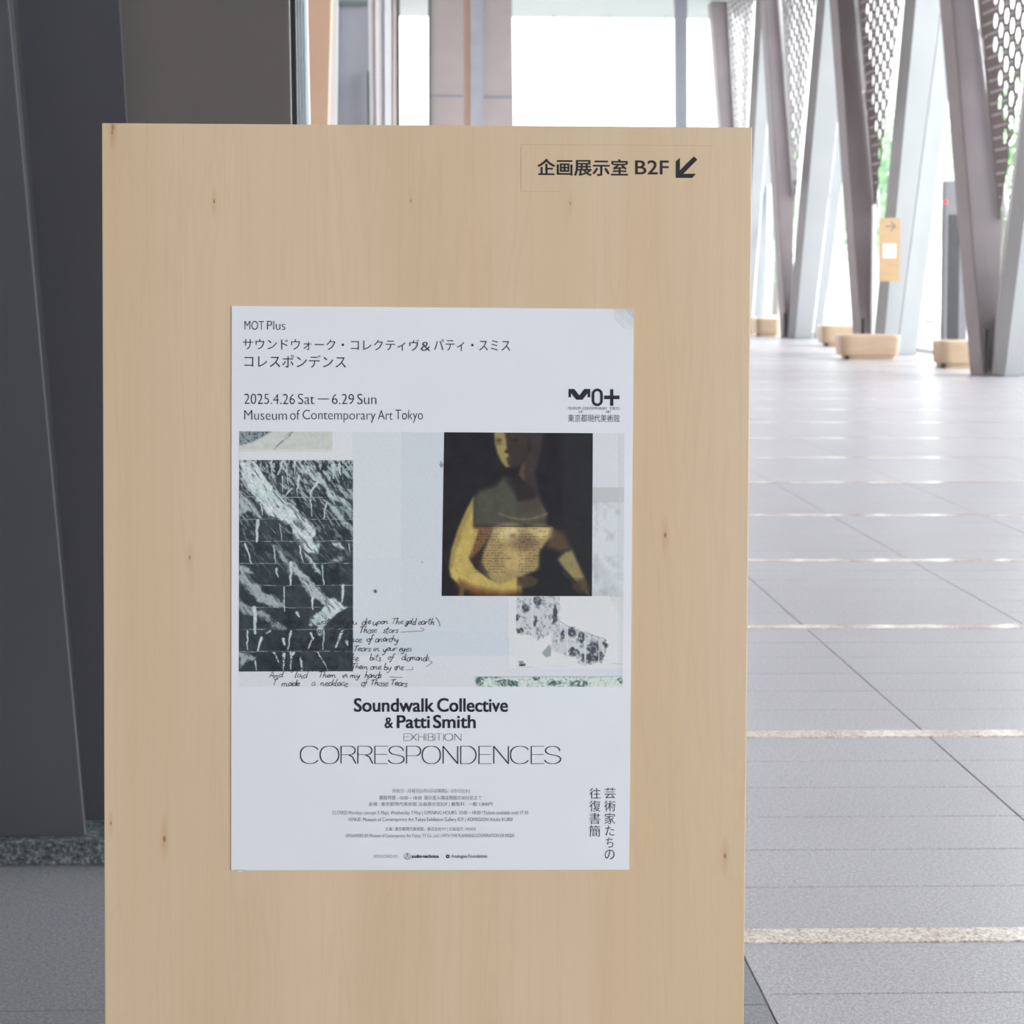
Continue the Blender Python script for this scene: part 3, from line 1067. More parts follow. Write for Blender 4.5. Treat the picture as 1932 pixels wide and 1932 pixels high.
def pic_drawing(X, Y):
    im = np.ones(X.shape + (3,)) * np.array((186, 192, 193.))
    im = im + (fbm(X / 5, Y / 5)[..., None] - .5) * 18
    tri = inside(X, Y, [(449, 812), (516, 812), (498, 823), (476, 834), (466, 837), (449, 841)], 1.2)
    t = fbm(X / 2.6, Y / 3.2, 4, .7)
    im = lay(im, tri, (125, 142, 152), .9)
    im = lay(im, tri * np.clip((t - .5) * 7, 0, 1), (48, 66, 80), .9)
    for (a, b, c_, d, w) in ((517, 849, 530, 834, 1.2), (522, 842, 534, 832, 2.4), (530, 834, 548, 822, 1.2), (545, 822, 553, 814, 2.6), (536, 826, 548, 815, 1.)):
        im = lay(im, cap(X, Y, a, b, c_, d, w), (96, 110, 122), .7)
    im = lay(im, (Y > 848).astype(float) * .5, (205, 208, 208))
    return im


o3 = lambda l: [(430 + x / 4.6, 800 + y / 4.6) for x, y in l]
o4 = lambda l: [(430 + x / 4.6, 1060 + y / 4.6) for x, y in l]


def pic_stone(X, Y):
    wx = X + (fbm(X / 9, Y / 9, 4) - .5) * 10
    wy = Y + (fbm(X / 9 + 31, Y / 9 + 7, 4) - .5) * 10
    a = math.radians(52)
    u = (X * math.cos(a) + Y * math.sin(a)); v = (-X * math.sin(a) + Y * math.cos(a))
    st = fbm(u / 17, v / 4.2, 5, .64)
    st2 = fbm(u / 9 + 50, v / 2.0, 4, .6)
    dark = np.array((46, 55, 63.))
    im = dark + (fbm(X / 14, Y / 14, 3)[..., None] - .5) * 26 + (st2[..., None] - .5) * 14
    row = ((Y - 938) / 41.6)
    # bricks slightly different in tone
    rr = np.floor(row).astype(int)
    im = im + ((vnoise(rr * 3.7 + 9, np.floor((X + rr * 29) / 52) * 2.3)[..., None]) - .5) * 16
    white = np.zeros(X.shape)
    bands = [
        (o3([(100, 330), (240, 330), (330, 470), (400, 560), (470, 640), (560, 700), (650, 790), (740, 850), (760, 900), (740, 1000), (800, 1050), (780, 1120), (700, 1110), (640, 1060), (570, 950), (540, 880), (470, 830), (420, 820), (340, 800), (290, 700), (230, 620), (190, 560), (140, 480)]), 1.),
        (o3([(620, 340), (700, 360), (790, 430), (840, 480), (870, 560), (960, 620), (1060, 690), (1085, 760), (1000, 700), (900, 650), (850, 600), (820, 520), (740, 490), (680, 430)]), .9),
        (o3([(100, 590), (170, 620), (230, 720), (290, 790), (300, 830), (240, 800), (180, 750), (130, 770), (100, 820)]), .8),
        (o3([(800, 650), (880, 680), (950, 730), (990, 800), (1085, 900), (1085, 960), (1000, 870), (930, 780), (860, 710)]), .8),
        (o3([(560, 840), (640, 830), (700, 920), (740, 1020), (700, 1080), (640, 1050), (590, 960)]), .9),
        (o3([(650, 1100), (700, 1130), (760, 1240), (800, 1288), (770, 1288), (720, 1210)]), .9),
        (o3([(900, 1025), (960, 1030), (1000, 1080), (980, 1090), (930, 1060)]), .95),
        (o3([(900, 1200), (960, 1140), (1010, 1170), (960, 1200)]), .7),
        (o3([(370, 1035), (430, 1050), (470, 1120), (540, 1200), (600, 1288), (520, 1288), (480, 1200), (420, 1110)]), .65),
        (o3([(100, 1225), (180, 1250), (210, 1288), (100, 1288)]), .8),
        (o4([(500, 0), (570, 0), (620, 60), (720, 160), (790, 230), (850, 300), (900, 320), (1000, 370), (1000, 400), (830, 390), (780, 330), (700, 280), (660, 200), (600, 120), (550, 80)]), .8),
        (o4([(860, 320), (910, 305), (1040, 400), (960, 440), (900, 500), (850, 560), (800, 640), (770, 620), (780, 560), (700, 545), (720, 500), (800, 430), (840, 380)]), 1.),
        (o4([(98, 30), (160, 60), (200, 130), (260, 200), (330, 270), (430, 310), (480, 360), (490, 400), (380, 390), (250, 330), (190, 280), (130, 210), (98, 180)]), .7),
        (o4([(98, 330), (160, 370), (240, 410), (330, 440), (430, 520), (520, 580), (480, 590), (380, 580), (330, 500), (220, 470), (120, 440), (98, 420)]), .65),
        (o4([(98, 790), (170, 780), (250, 830), (200, 850), (140, 870), (98, 920)]), .95),
    ]
    wnd = np.clip((st - .30) * 5.5, 0, 1)
    for poly, k in bands:
        mk = inside(wx, wy, poly, 2.2)
        white = np.maximum(white, mk * k * (.34 + .66 * wnd))
    # scattered frost, denser towards the top and the upper left
    dens = np.clip(1.1 - (Y - 868) / 230., .06, 1) * .8
    white = np.maximum(white, np.clip((st - .58 + .12 * dens) * 8, 0, 1) * dens)
    top = np.clip(1 - (Y - 868) / 75., 0, 1)
    white = np.maximum(white, np.clip((fbm(X / 4.2, Y / 11., 4, .6) - .50) * 7, 0, 1) * top * .85)
    low = np.clip((Y - 1150) / 60., 0, 1)
    white = white * (1 - low * .25)
    vr = random.Random(11)
    streaks = [(o3([(470, 330), (430, 440)]), 3.5), (o3([(510, 360), (520, 520)]), 2), (o3([(580, 320), (575, 440)]), 2.5), (o3([(380, 330), (390, 440)]), 3),
               (o3([(915, 350), (920, 470)]), 5), (o3([(965, 350), (975, 440)]), 5), (o3([(1085, 340), (990, 420)]), 2.2), (o3([(470, 455), (470, 590)]), 2.2),
               (o3([(615, 455), (600, 560)]), 5), (o3([(600, 560), (608, 630)]), 1.6), (o3([(780, 500), (715, 600)]), 5.5), (o3([(715, 600), (728, 800)]), 2.4),
               (o3([(550, 560), (490, 630)]), 3), (o3([(850, 690), (828, 820)]), 3.5), (o3([(290, 690), (300, 790)]), 3), (o3([(258, 840), (250, 1020)]), 6),
               (o3([(455, 870), (472, 1010)]), 2), (o3([(150, 1040), (205, 1210)]), 3.5), (o3([(395, 1060), (415, 1205)]), 2.2), (o3([(620, 1060), (655, 1200)]), 3),
               (o3([(1050, 1040), (1060, 1120)]), 2), (o4([(545, 10), (545, 200)]), 6), (o4([(420, 60), (432, 130)]), 4), (o4([(820, 30), (830, 200)]), 3), (o4([(740, 20), (800, 110)]), 3),
               (o4([(488, 220), (488, 430)]), 2.4), (o4([(740, 310), (735, 410)]), 5), (o4([(1000, 205), (990, 350)]), 5), (o4([(232, 400), (235, 620)]), 7), (o4([(600, 440), (620, 475)]), 4),
               (o4([(165, 600), (168, 760)]), 3), (o4([(290, 660), (262, 770)]), 5), (o4([(545, 600), (520, 760)]), 4), (o4([(480, 670), (485, 720)]), 5), (o4([(720, 620), (735, 660)]), 4), (o4([(740, 660), (695, 760)]), 3),
               (o4([(995, 600), (940, 740)]), 5), (o4([(835, 600), (820, 760)]), 2.4), (o4([(370, 600), (330, 620)]), 3), (o4([(1030, 690), (1040, 720)]), 6), (o4([(400, 790), (440, 870)]), 3),
               (o4([(480, 800), (485, 940)]), 5), (o4([(545, 780), (545, 930)]), 3.5), (o4([(630, 840), (640, 940)]), 5), (o4([(780, 780), (870, 940)]), 2.4), (o4([(240, 860), (250, 940)]), 3), (o4([(570, 790), (560, 810)]), 5)]
    for (p, q), w in streaks:
        white = np.maximum(white, cap(wx * .5 + X * .5, Y, p[0], p[1], q[0], q[1], w * 1.1, w * .6, 1.2) * .92)
    for k in range(8):
        y = 938 + 41.6 * k + (fbm(X / 30 + k, X * 0 + k * 3.) - .5) * 3
        white = np.maximum(white, np.clip(1 - np.abs(Y - y) / .9, 0, 1) * (.35 + .5 * (fbm(X / 12 + k * 9, X * 0 + 2.) > .45)))
    white = white * (.72 + .40 * fbm(X / 2.6, Y / 3.4, 3, .6)).clip(0, 1)
    im = lay(im, white, (206, 217, 225))
    teal = np.clip((fbm(X / 20 + 5, Y / 24, 3) - .5) * 3, 0, 1)
    im = lay(im, teal * white, (140, 178, 178), .5)
    return im


def pic_figure(X, Y):
    f = lambda l: [(800 + x / 4.6, 800 + y / 4.6) for x, y in l]
    im = np.ones(X.shape + (3,)) * np.array((25, 25, 32.))
    im = im + (fbm(X / 20, Y / 20, 3)[..., None] - .5) * np.array((12, 12, 10.))
    im = lay(im, (X > 1063).astype(float) * (Y < 1124), (36, 38, 46), .6)
    # head turned down, lit from the left
    im = lay(im, inside(X, Y, f([(690, 60), (915, 60), (905, 260), (850, 340), (780, 378), (715, 350), (700, 250)]), 3), (56, 46, 45), .9)
    im = lay(im, inside(X, Y, f([(606, 60), (700, 60), (716, 200), (735, 270), (722, 330), (745, 370), (715, 378), (670, 330), (636, 250), (614, 170)]), 2.4), (152, 138, 80), .95)
    im = lay(im, ell(X, Y, 941, 831, 5.5, 4.5, .6), (78, 66, 46), .8)
    im = lay(im, cap(X, Y, 936, 838, 948, 838, 1.8), (54, 44, 36), .8)
    im = lay(im, ell(X, Y, 953, 838, 2.6, 12, .5), (160, 148, 84), .7)
    im = lay(im, ell(X, Y, 957, 852, 5, 3, .6), (40, 32, 30), .9)
    im = lay(im, ell(X, Y, 963, 866, 7.5, 4, .5), (78, 50, 44), .9)
    im = lay(im, cap(X, Y, 957, 866, 970, 865, 1.2), (34, 26, 27), .9)
    im = lay(im, ell(X, Y, 972, 830, 7, 4, .6), (38, 33, 35), .9)
    # raised hand and forearm in shadow
    im = lay(im, inside(X, Y, f([(912, 60), (1045, 60), (1010, 250), (965, 420), (985, 560), (1068, 780), (1045, 812), (1012, 760), (960, 640), (862, 490), (826, 430), (850, 350), (930, 220)]), 3), (58, 50, 52), .85)
    im = lay(im, inside(X, Y, f([(822, 440), (850, 350), (880, 330), (868, 420), (880, 490), (845, 480)]), 3), (98, 72, 62), .8)
    im = lay(im, inside(X, Y, f([(1015, 710), (1050, 740), (1072, 790), (1040, 812), (1020, 780)]), 2), (124, 86, 66), .8)
    # neck, shoulder and veil over the chest
    im = lay(im, inside(X, Y, f([(433, 640), (480, 580), (620, 540), (690, 455), (760, 480), (820, 660), (980, 640), (1060, 800), (1066, 885), (433, 885)]), 5), (76, 79, 68), .92)
    im = lay(im, inside(X, Y, f([(700, 480), (790, 470), (980, 560), (960, 650), (820, 680), (800, 620)]), 5), (40, 36, 40), .9)
    im = lay(im, inside(X, Y, f([(800, 680), (970, 650), (1020, 760), (800, 780)]), 4), (70, 62, 56), .6)
    for k in range(46):
        t = k / 45.
        x = 940 + 92 * t; y = 969 + 13 * math.sin(math.pi * t * .9) - 4 * t
        im = lay(im, ell(X, Y, x, y, 1.7 + (k % 3) * .5, 1.5, .8), (150, 130, 96) if k % 2 else (96, 84, 64), .7)
    # bare upper arm, forearm across the waist, torso
    torso = [(930, 994), (1043, 994), (1041, 1012), (1028, 1026), (1018, 1044), (1020, 1074), (992, 1084), (972, 1096), (948, 1108), (925, 1092), (903, 1070), (912, 1040), (925, 1010)]
    im = lay(im, inside(X, Y, torso, 3), (164, 142, 92), .97)
    im = lay(im, ell(X, Y, 960, 1006, 26, 16, .9), (206, 188, 134), .85)
    im = lay(im, ell(X, Y, 1018, 1004, 22, 12, .9), (200, 180, 122), .85)
    im = lay(im, ell(X, Y, 970, 1058, 16, 20, 1.), (192, 168, 106), .75)
    im = lay(im, ell(X, Y, 990, 1022, 22, 14, 1.2), (104, 80, 66), .7)
    im = lay(im, ell(X, Y, 967, 1011, 5, 4, 1.), (150, 96, 70), .8)
    im = lay(im, inside(X, Y, [(893, 994), (930, 994), (924, 1012), (905, 1040), (888, 1056), (884, 1040), (893, 1010)], 2.5), (128, 92, 60), .9)
    arm = [(893, 938), (893, 996), (903, 1000), (893, 1030), (885, 1053), (896, 1072), (922, 1092), (945, 1102), (966, 1096), (975, 1088), (986, 1104), (984, 1118), (950, 1124), (900, 1118), (866, 1104), (850, 1088), (847, 1070), (852, 1036), (865, 996), (880, 962)]
    im = lay(im, inside(X, Y, arm, 2.2), (192, 168, 88), .98)
    im = lay(im, inside(X, Y, [(893, 940), (880, 965), (864, 1000), (852, 1040), (848, 1070), (854, 1070), (861, 1038), (874, 1000), (890, 965)], 3), (120, 98, 52), .5)
    im = lay(im, inside(X, Y, [(866, 1092), (900, 1108), (950, 1116), (984, 1112), (984, 1126), (900, 1126), (860, 1106)], 5), (104, 66, 40), .8)
    im = lay(im, cap(X, Y, 870, 1122, 872, 1105, 10, 8, 3), (110, 88, 58), .8)
    im = lay(im, inside(X, Y, [(888, 1056), (912, 1034), (908, 1060), (922, 1084), (904, 1076)], 3), (52, 42, 38), .85)
    # lower right: dark drapery, hand and far forearm
    im = lay(im, inside(X, Y, [(1020, 1036), (1062, 1028), (1075, 1046), (1052, 1066), (1085, 1100), (1095, 1126), (985, 1126), (1006, 1096), (1016, 1070)], 4), (27, 29, 38), .95)
    im = lay(im, inside(X, Y, [(1040, 998), (1062, 1002), (1078, 1036), (1058, 1040), (1030, 1032)], 5), (98, 78, 56), .75)
    im = lay(im, inside(X, Y, [(1052, 1056), (1066, 1042), (1080, 1038), (1092, 1066), (1106, 1098), (1110, 1122), (1098, 1112), (1082, 1092), (1064, 1072)], 3), (150, 138, 90), .92)
    im = lay(im, inside(X, Y, [(975, 1088), (1000, 1086), (1016, 1094), (1010, 1104), (990, 1110), (976, 1104)], 2.5), (98, 80, 56), .85)
    for k in range(4):
        im = lay(im, cap(X, Y, 980 + k * 8, 1094 + k, 986 + k * 8, 1103, 1.4), (52, 44, 38), .8)
    im = lay(im, inside(X, Y, [(1080, 1098), (1104, 1092), (1114, 1112), (1096, 1120), (1078, 1110)], 3), (88, 64, 48), .8)
    im = lay(im, cap(X, Y, 1054, 1068, 1086, 1104, 1.4), (120, 122, 124), .7)
    im = lay(im, cap(X, Y, 1052, 1066, 1084, 1100, 3.5), (22, 22, 30), .8)
    im = lay(im, cap(X, Y, 1062, 1079, 1082, 1099, 1.0), (140, 142, 142), .7)
    for ax in (0, 1):
        k = np.array([1, 2, 4, 2, 1]) / 10.
        pad = np.pad(im, [(2, 2) if i == ax else (0, 0) for i in range(3)], 'edge')
        im = sum(kk * np.take(pad, range(j, j + im.shape[ax]), ax) for j, kk in enumerate(k))
    g = im.mean(-1, keepdims=True)
    im = (im * .86 + g * .14) * (.88 + .22 * fbm(X / 11., Y / 13., 4, .6))[..., None]
    # translucent book page laid over the chest: rows of tiny print
    page = ((X > 893) & (X < 1040) & (Y > 997) & (Y < 1082)).astype(float)
    rows = (np.abs(((Y - 1000) % 5.1) - 2.5) < 1.1)
    wd = vnoise(X / 2.1 + np.floor((Y - 1000) / 5.1) * 7.7, np.floor((Y - 1000) / 5.1) * 1.7) > .42
    gap = vnoise(np.floor((Y - 1000) / 5.1) * 3.1, X * 0 + (X > 970) * 3.) * 30
    colmask = ((X < 968 - gap) | ((X > 978) & (X < 1036 - gap)))
    im = im * (1 - (page * rows * wd * colmask * .22)[..., None])
    im = lay(im, ((X > 893) & (X < 1063) & (np.abs(Y - 993) < .8)).astype(float), (40, 38, 36), .7)
    # the dark glaze stops at a hard line
    im = lay(im, ((X > 975) & (Y > 1090)).astype(float), (30, 32, 30), .25)
    im = im * (.94 + .12 * fbm(X / 2., Y / 2., 2)[..., None])
    return im * .97


def pic_ruin(X, Y):
    im = np.ones(X.shape + (3,)) * np.array((203, 207, 214.))
    t = fbm(X / 4.2, Y / 5., 5, .68); t2 = fbm(X / 13 + 9, Y / 13, 3)
    wx = X + (fbm(X / 6, Y / 6, 3) - .5) * 8; wy = Y + (fbm(X / 6 + 9, Y / 6, 3) - .5) * 8
    a = inside(wx, wy, [(974, 1122), (1056, 1122), (1056, 1190), (1030, 1200), (1015, 1208), (1000, 1199), (974, 1196)], 1.)
    b = inside(wx, wy, [(1040, 1200), (1060, 1180), (1078, 1184), (1108, 1192), (1140, 1206), (1148, 1215), (1143, 1228), (1138, 1250), (1095, 1254), (1088, 1240), (1062, 1236), (1040, 1225)], 1.)
    m = np.maximum(a, b)
    im = lay(im, m, (178, 186, 195), .7)
    im = lay(im, m * np.clip((t - .54) * 7, 0, 1), (108, 118, 130), .8)
    for (x, y, rx, ry) in ((1014, 1133, 7, 9), (992, 1147, 7, 7), (976, 1165, 5, 5), (1010, 1173, 4, 10), (1047, 1160, 5, 18), (1080, 1193, 9, 9), (1098, 1202, 7, 10), (1083, 1229, 9, 8), (1120, 1222, 12, 10), (1118, 1240, 13, 10), (1142, 1215, 4, 8), (1133, 1238, 6, 9), (982, 1190, 7, 5), (1062, 1198, 4, 8), (985, 1252, 6, 4), (1100, 1242, 4, 8)):
        im = lay(im, ell(wx, wy, x, y, rx, ry, .35) * np.clip((t - .22) * 4, 0, 1), (58, 66, 78), .95)
    for (x, w) in ((1005, 2), (1071, 3), (1105, 3.5), (1131, 2)):
        im = lay(im, cap(X, Y, x, 1125, x - 1, 1252, w) * m, (196, 202, 210), .8)
    im = lay(im, inside(X, Y, [(1022, 1232), (1036, 1216), (1040, 1222), (1039, 1238), (1030, 1240)], 1.), (132, 146, 154), .9)
    im = lay(im, cap(X, Y, 1056, 1172, 1078, 1186, 1.2), (100, 112, 122), .7)
    im = lay(im, cap(X, Y, 1078, 1186, 1140, 1205, 1.1), (120, 130, 140), .7)
    return im


def pic_green(X, Y):
    im = np.ones(X.shape + (3,)) * np.array((196, 207, 207.))
    t = fbm(X / 3.2, Y / 3.4, 5, .68)
    band = np.clip(fbm(X / 24, Y / 14, 2) * 1.6 - .3, 0, 1)
    im = lay(im, np.clip((t - .50) * 6, 0, 1) * band, (112, 140, 140), .9)
    for (x, y, rx, ry) in ((905, 1285, 8, 9), (952, 1288, 18, 6), (970, 1290, 10, 6), (1045, 1289, 14, 5), (1093, 1290, 18, 6), (1012, 1280, 7, 4), (1170, 1284, 6, 5), (925, 1278, 20, 2)):
        im = lay(im, ell(X, Y, x, y, rx, ry, .5) * np.clip((t - .36) * 6, 0, 1), (54, 84, 86), .9)
    im = lay(im, (Y < 1277.6).astype(float), (150, 166, 172), .6)
    return im


picture('collage_ground', ((451.5, 813.8), (1178.5, 817.3), (1174.8, 1296), (451, 1296.5)), 2.0, pic_base, LP)
tag(picture('landscape_print', ((451.5, 813.8), (627, 814.6), (627, 852.5), (451.5, 852)), 1.3, pic_drawing, LP + .00005), 'pale drawing strip')
tag(picture('stone_print', ((451.3, 868), (666, 868.3), (666, 1266.5), (450.8, 1267)), 1.15, pic_stone, LP + .00008), 'dark veined stone photograph')
tag(picture('ruin_print', ((974, 1124.5), (1150, 1124.5), (1150, 1256), (973, 1257)), 1.2, pic_ruin, LP + .00005), 'mottled grey photograph')
tag(picture('foliage_print', ((895, 1276), (1175, 1275.5), (1174.8, 1295.8), (895, 1296)), 1.3, pic_green, LP + .00005), 'narrow green-grey strip')
tag(picture('figure_print', ((838, 815.5), (1118.5, 817.3), (1116.8, 1124.8), (833.2, 1124.3)), 1.15, pic_figure, LP + .00011), 'dark ochre figure picture')


# ---- poster lettering
def tx(body, x0, x1, y0, y1, bold=-.006, m='ink', name='lettering', fat=0.):
    return lettering(name, body, x0, x1, y0, y1, M[m], POSTER, LT, bold, None, fat)


tx('MOT', 461.5, 498, 605.5, 622, -.012)
tx('Plus', 504, 538.3, 605.5, 622.2, -.012)
tx('サウンドウォーク・コレクティヴ', 458.5, 791, 639.5, 661, -.005)
tx('&', 794.5, 812, 645, 662, -.008)
tx('パティ・スミス', 819, 962.6, 640.5, 662.5, -.005)
tx('コレスポンデンス', 461, 652.6, 669.7, 693.5, -.005)
tx('2025.4.26', 461, 556.3, 743, 762.2, -.013)
tx('Sat', 562.5, 593.6, 742.8, 762.4, -.013)
tx('—', 599.5, 621, 752, 753.6, 0)
tx('6.29', 626.7, 668, 743.2, 762.5, -.013)
tx('Sun', 674.3, 710.2, 743.2, 762.6, -.013)
tx('Museum', 461, 541.4, 774.2, 792, -.013)
tx('of', 547.6, 565.8, 773.2, 792, -.013)
tx('Contemporary', 571.4, 708.5, 773.6, 797.4, -.013)
tx('Art', 713.2, 741, 774, 792, -.013)
tx('Tokyo', 746, 798, 773.2, 797.6, -.013)
tx('Soundwalk', 668, 819, 1317.2, 1343.2, .002, fat=.55)
tx('Collective', 825, 958.4, 1317.2, 1343.2, .002, fat=.55)
tx('&', 725.9, 741.8, 1353.5, 1373.8, 0, fat=.3)
tx('Patti', 749, 811, 1349.4, 1374, .002, fat=.55)
tx('Smith', 817.5, 897.7, 1348.8, 1374, .002, fat=.55)
tx('MUSEUM', 1071.7, 1095.5, 767.7, 772.6, -.006)
tx('CONTEMPORARY', 1099.5, 1145.5, 767.9, 772.8, -.006)
tx('TOKYO', 1150.3, 1169, 768.1, 773, -.006)
tx('OF', 1092, 1099.3, 774.8, 779.2, -.006)
tx('ART', 1142.8, 1153, 775, 779.4, -.006)
tx('東京都現代美術館', 1072, 1169, 782, 796.2, -.006)
S = 'ink_soft'
tx('休館日 : 月曜日[5月5日は開館]、5月7日[水]', 739.6, 885.9, 1488.2, 1496.8, -.003, S)
tx('開館時間 : 10:00 – 18:00  展示室入場は閉館の30分前まで', 716.3, 908.7, 1500.8, 1509.3, -.003, S)
tx('会場 : 東京都現代美術館 企画展示室B2F | 観覧料 : 一般 1,800円', 695.7, 929.3, 1513.2, 1522, -.003, S)
tx('CLOSED Mondays (except 5 May), Wednesday 7 May | OPENING HOURS: 10:00 – 18:00 *Tickets available until 17:30', 627, 996.7, 1529.6, 1538.6, -.003, S)
tx('VENUE: Museum of Contemporary Art Tokyo Exhibition Gallery B2F | ADMISSION Adults ¥1,800', 656.5, 967.4, 1542.3, 1551.3, -.003, S)
tx('主催 : 東京都現代美術館、株式会社YY | 企画協力 : MODE', 727, 898, 1560.3, 1568.6, -.003, S)
tx('ORGANISED BY Museum of Contemporary Art Tokyo, YY Co., Ltd. | WITH THE PLANNING COOPERATION OF MODE', 652, 970.7, 1573.3, 1581.6, -.003, S)
tx('SPONSORED BY', 705, 751, 1613, 1618.6, -.014, S)
tx('audio-technica', 776.5, 828, 1612.2, 1618.7, .03)
tx('Analogue Foundation', 851.5, 919, 1612.2, 1620.2, .006)
for i, ch in enumerate('芸術家たちの'):
    y0 = (1486.4, 1510.7, 1534, 1558, 1580, 1603)[i]; y1 = (1506.6, 1531, 1554.7, 1576.5, 1599, 1621.5)[i]
    hw = (10.2, 10.7, 10, 8.4, 6.8, 9.2)[i]
    xc = 1151.2 - (y0 - 1486) * .008
    tx(ch, xc - hw, xc + hw, y0, y1, -.006)
for i, ch in enumerate('往復書簡'):
    y0 = (1486.6, 1510.2, 1533.7, 1557.3)[i]; y1 = (1507.1, 1531.4, 1554.7, 1578.5)[i]
    xc = 1122.8 - (y0 - 1486) * .008
    tx(ch, xc - 10.3, xc + 10.3, y0, y1, -.006)

# museum emblem: low M, tall O, plus-like T
lg = lambda x, y: (800 + x / 4.6, 560 + y / 4.6)
rb = Ribbon()
rb.poly([lg(1255, 800), lg(1305, 800), lg(1349, 856), lg(1332, 893), lg(1322, 893), lg(1276, 836), lg(1276, 872), lg(1255, 872)], LT)
rb.poly([lg(1443, 800), lg(1443, 872), lg(1420, 872), lg(1420, 836), lg(1376, 893), lg(1332, 893), lg(1349, 856), lg(1393, 800)], LT)
pts = []
for k in range(48):
    t = 2 * math.pi * k / 48
    r_ = 37.
    cx, cy = 1504, 872.5
    x = cx + math.cos(t) * r_; y = cy + math.sin(t) * r_ + (28 if math.sin(t) > 0 else -28)
    pts.append(lg(x, y))
rb.stroke(pts, 22 / 4.6, LT, close=True)
rb.poly([lg(1616, 803), lg(1643, 803), lg(1643, 857), lg(1697, 857), lg(1697, 888), lg(1643, 888), lg(1643, 945), lg(1616, 945), lg(1616, 888), lg(1563, 888), lg(1563, 857), lg(1616, 857)], LT)
rb.build('museum_emblem', M['ink'], POSTER)

# sponsor emblems
rb = Ribbon()
circ = lambda cx, cy, r, n=28: [(cx + r * math.cos(2 * math.pi * k / n), cy + r * math.sin(2 * math.pi * k / n)) for k in range(n)]
rb.stroke(circ(768.6, 1615.7, 5.8), .7, LT, close=True)
rb.stroke([(765, 1620), (768.6, 1610.5), (772.2, 1620)], .8, LT)
rb.stroke([(768.6, 1610.5), (768.6, 1621)], .5, LT)
rb.build('sponsor_emblem', M['ink'], POSTER)
rb = Ribbon()
rb.stroke(circ(845, 1615.7, 2.5), 2.0, LT, close=True)
rb.build('sponsor_emblem', M['ink'], POSTER)


# thin drawn capitals for the title
def arc(cx, cy, rx, ry, a0, a1, n=28):
    return [(cx + rx * math.cos(math.radians(a0 + (a1 - a0) * k / n)), cy - ry * math.sin(math.radians(a0 + (a1 - a0) * k / n))) for k in range(n + 1)]


def supell(cx, cy, rx, ry, a0, a1, n=40, e=.86):
    out = []
    for k in range(n + 1):
        t = math.radians(a0 + (a1 - a0) * k / n)
        c_, s_ = math.cos(t), math.sin(t)
        out.append((cx + rx * abs(c_) ** e * math.copysign(1, c_), cy - ry * abs(s_) ** e * math.copysign(1, s_)))
    return out


def glyph(ch):
    """strokes in a unit box, y down"""
    if ch == 'O': return [supell(.5, .5, .5, .5, 0, 360)]
    if ch == 'C': return [supell(.52, .5, .52, .5, 34, 326)]
    if ch == 'E': return [[(0, 0), (0, 1)], [(0, 0), (1, 0)], [(0, .47), (.95, .47)], [(0, 1), (1, 1)]]
    if ch == 'I': return [[(.5, 0), (.5, 1)]]
    if ch == 'H': return [[(0, 0), (0, 1)], [(1, 0), (1, 1)], [(0, .48), (1, .48)]]
    if ch == 'N': return [[(0, 1), (0, 0)], [(0, 0), (1, 1)], [(1, 1), (1, 0)]]
    if ch == 'T': return [[(0, 0), (1, 0)], [(.5, 0), (.5, 1)]]
    if ch == 'X': return [[(0, 0), (1, 1)], [(1, 0), (0, 1)]]
    if ch == 'P': return [[(0, 0), (0, 1)], [(0, 0), (.62, 0)] + arc(.66, .275, .34, .275, 90, -90) + [(0, .55)]]
    if ch == 'R': return [[(0, 0), (0, 1)], [(0, 0), (.58, 0)] + arc(.62, .245, .33, .245, 90, -90) + [(0, .49)], [(.5, .49), (.78, .62), (1.0, 1)]]
    if ch == 'B': return [[(0, 0), (0, 1)], [(0, 0), (.55, 0)] + arc(.6, .235, .32, .235, 90, -90) + [(0, .47)], [(0, .47), (.6, .47)] + arc(.64, .735, .36, .265, 90, -90) + [(0, 1)]]
    if ch == 'D': return [[(0, 0), (0, 1)], [(0, 0), (.42, 0)] + arc(.45, .5, .55, .5, 90, -90) + [(0, 1)]]
    if ch == 'S':
        return [[(.95, .27)] + arc(.5, .25, .44, .25, 12, 200, 22)[1:] + [(.25, .45), (.5, .495), (.76, .545)] + arc(.5, .75, .5, .25, 38, -172, 24)]


def thin_caps(name, spec, y0, y1, wv, wh):
    rb = Ribbon()
    sl = PS((y0 + y1) / 2)
    for ch, a, b in spec:
        for st in glyph(ch):
            pts = [(a + p[0] * (b - a), y0 + p[1] * (y1 - y0)) for p in st]
            pts = [(x, y + sl * (x - 812)) for x, y in pts]
            rb.stroke(pts, wv, LT, w2=wh)
    rb.build(name, M['ink'], POSTER)


k7 = lambda v: 540 + v / 3.578
T1 = (('C', 97, 219), ('O', 230, 355), ('R', 371, 470), ('R', 484, 584), ('E', 599, 686), ('S', 690, 796), ('P', 813, 908), ('O', 919, 1041),
      ('N', 1060, 1158), ('D', 1179, 1282), ('E', 1302, 1386), ('N', 1402, 1501), ('C', 1515, 1639), ('E', 1655, 1742), ('S', 1745, 1853))
thin_caps('title_lettering', [(c_, k7(a), k7(b)) for c_, a, b in T1], 1407.8, 1440.8, 1.85, 1.0)
T2 = (('E', 794, 833), ('X', 838, 882), ('H', 894, 932), ('I', 938, 946), ('B', 959, 995), ('I', 1001, 1009), ('T', 1013, 1050), ('I', 1059, 1067), ('O', 1071, 1125), ('N', 1138, 1181))
thin_caps('subtitle_lettering', [(c_, k7(a), k7(b)) for c_, a, b in T2], 1384.2, 1397.2, .8, .6)

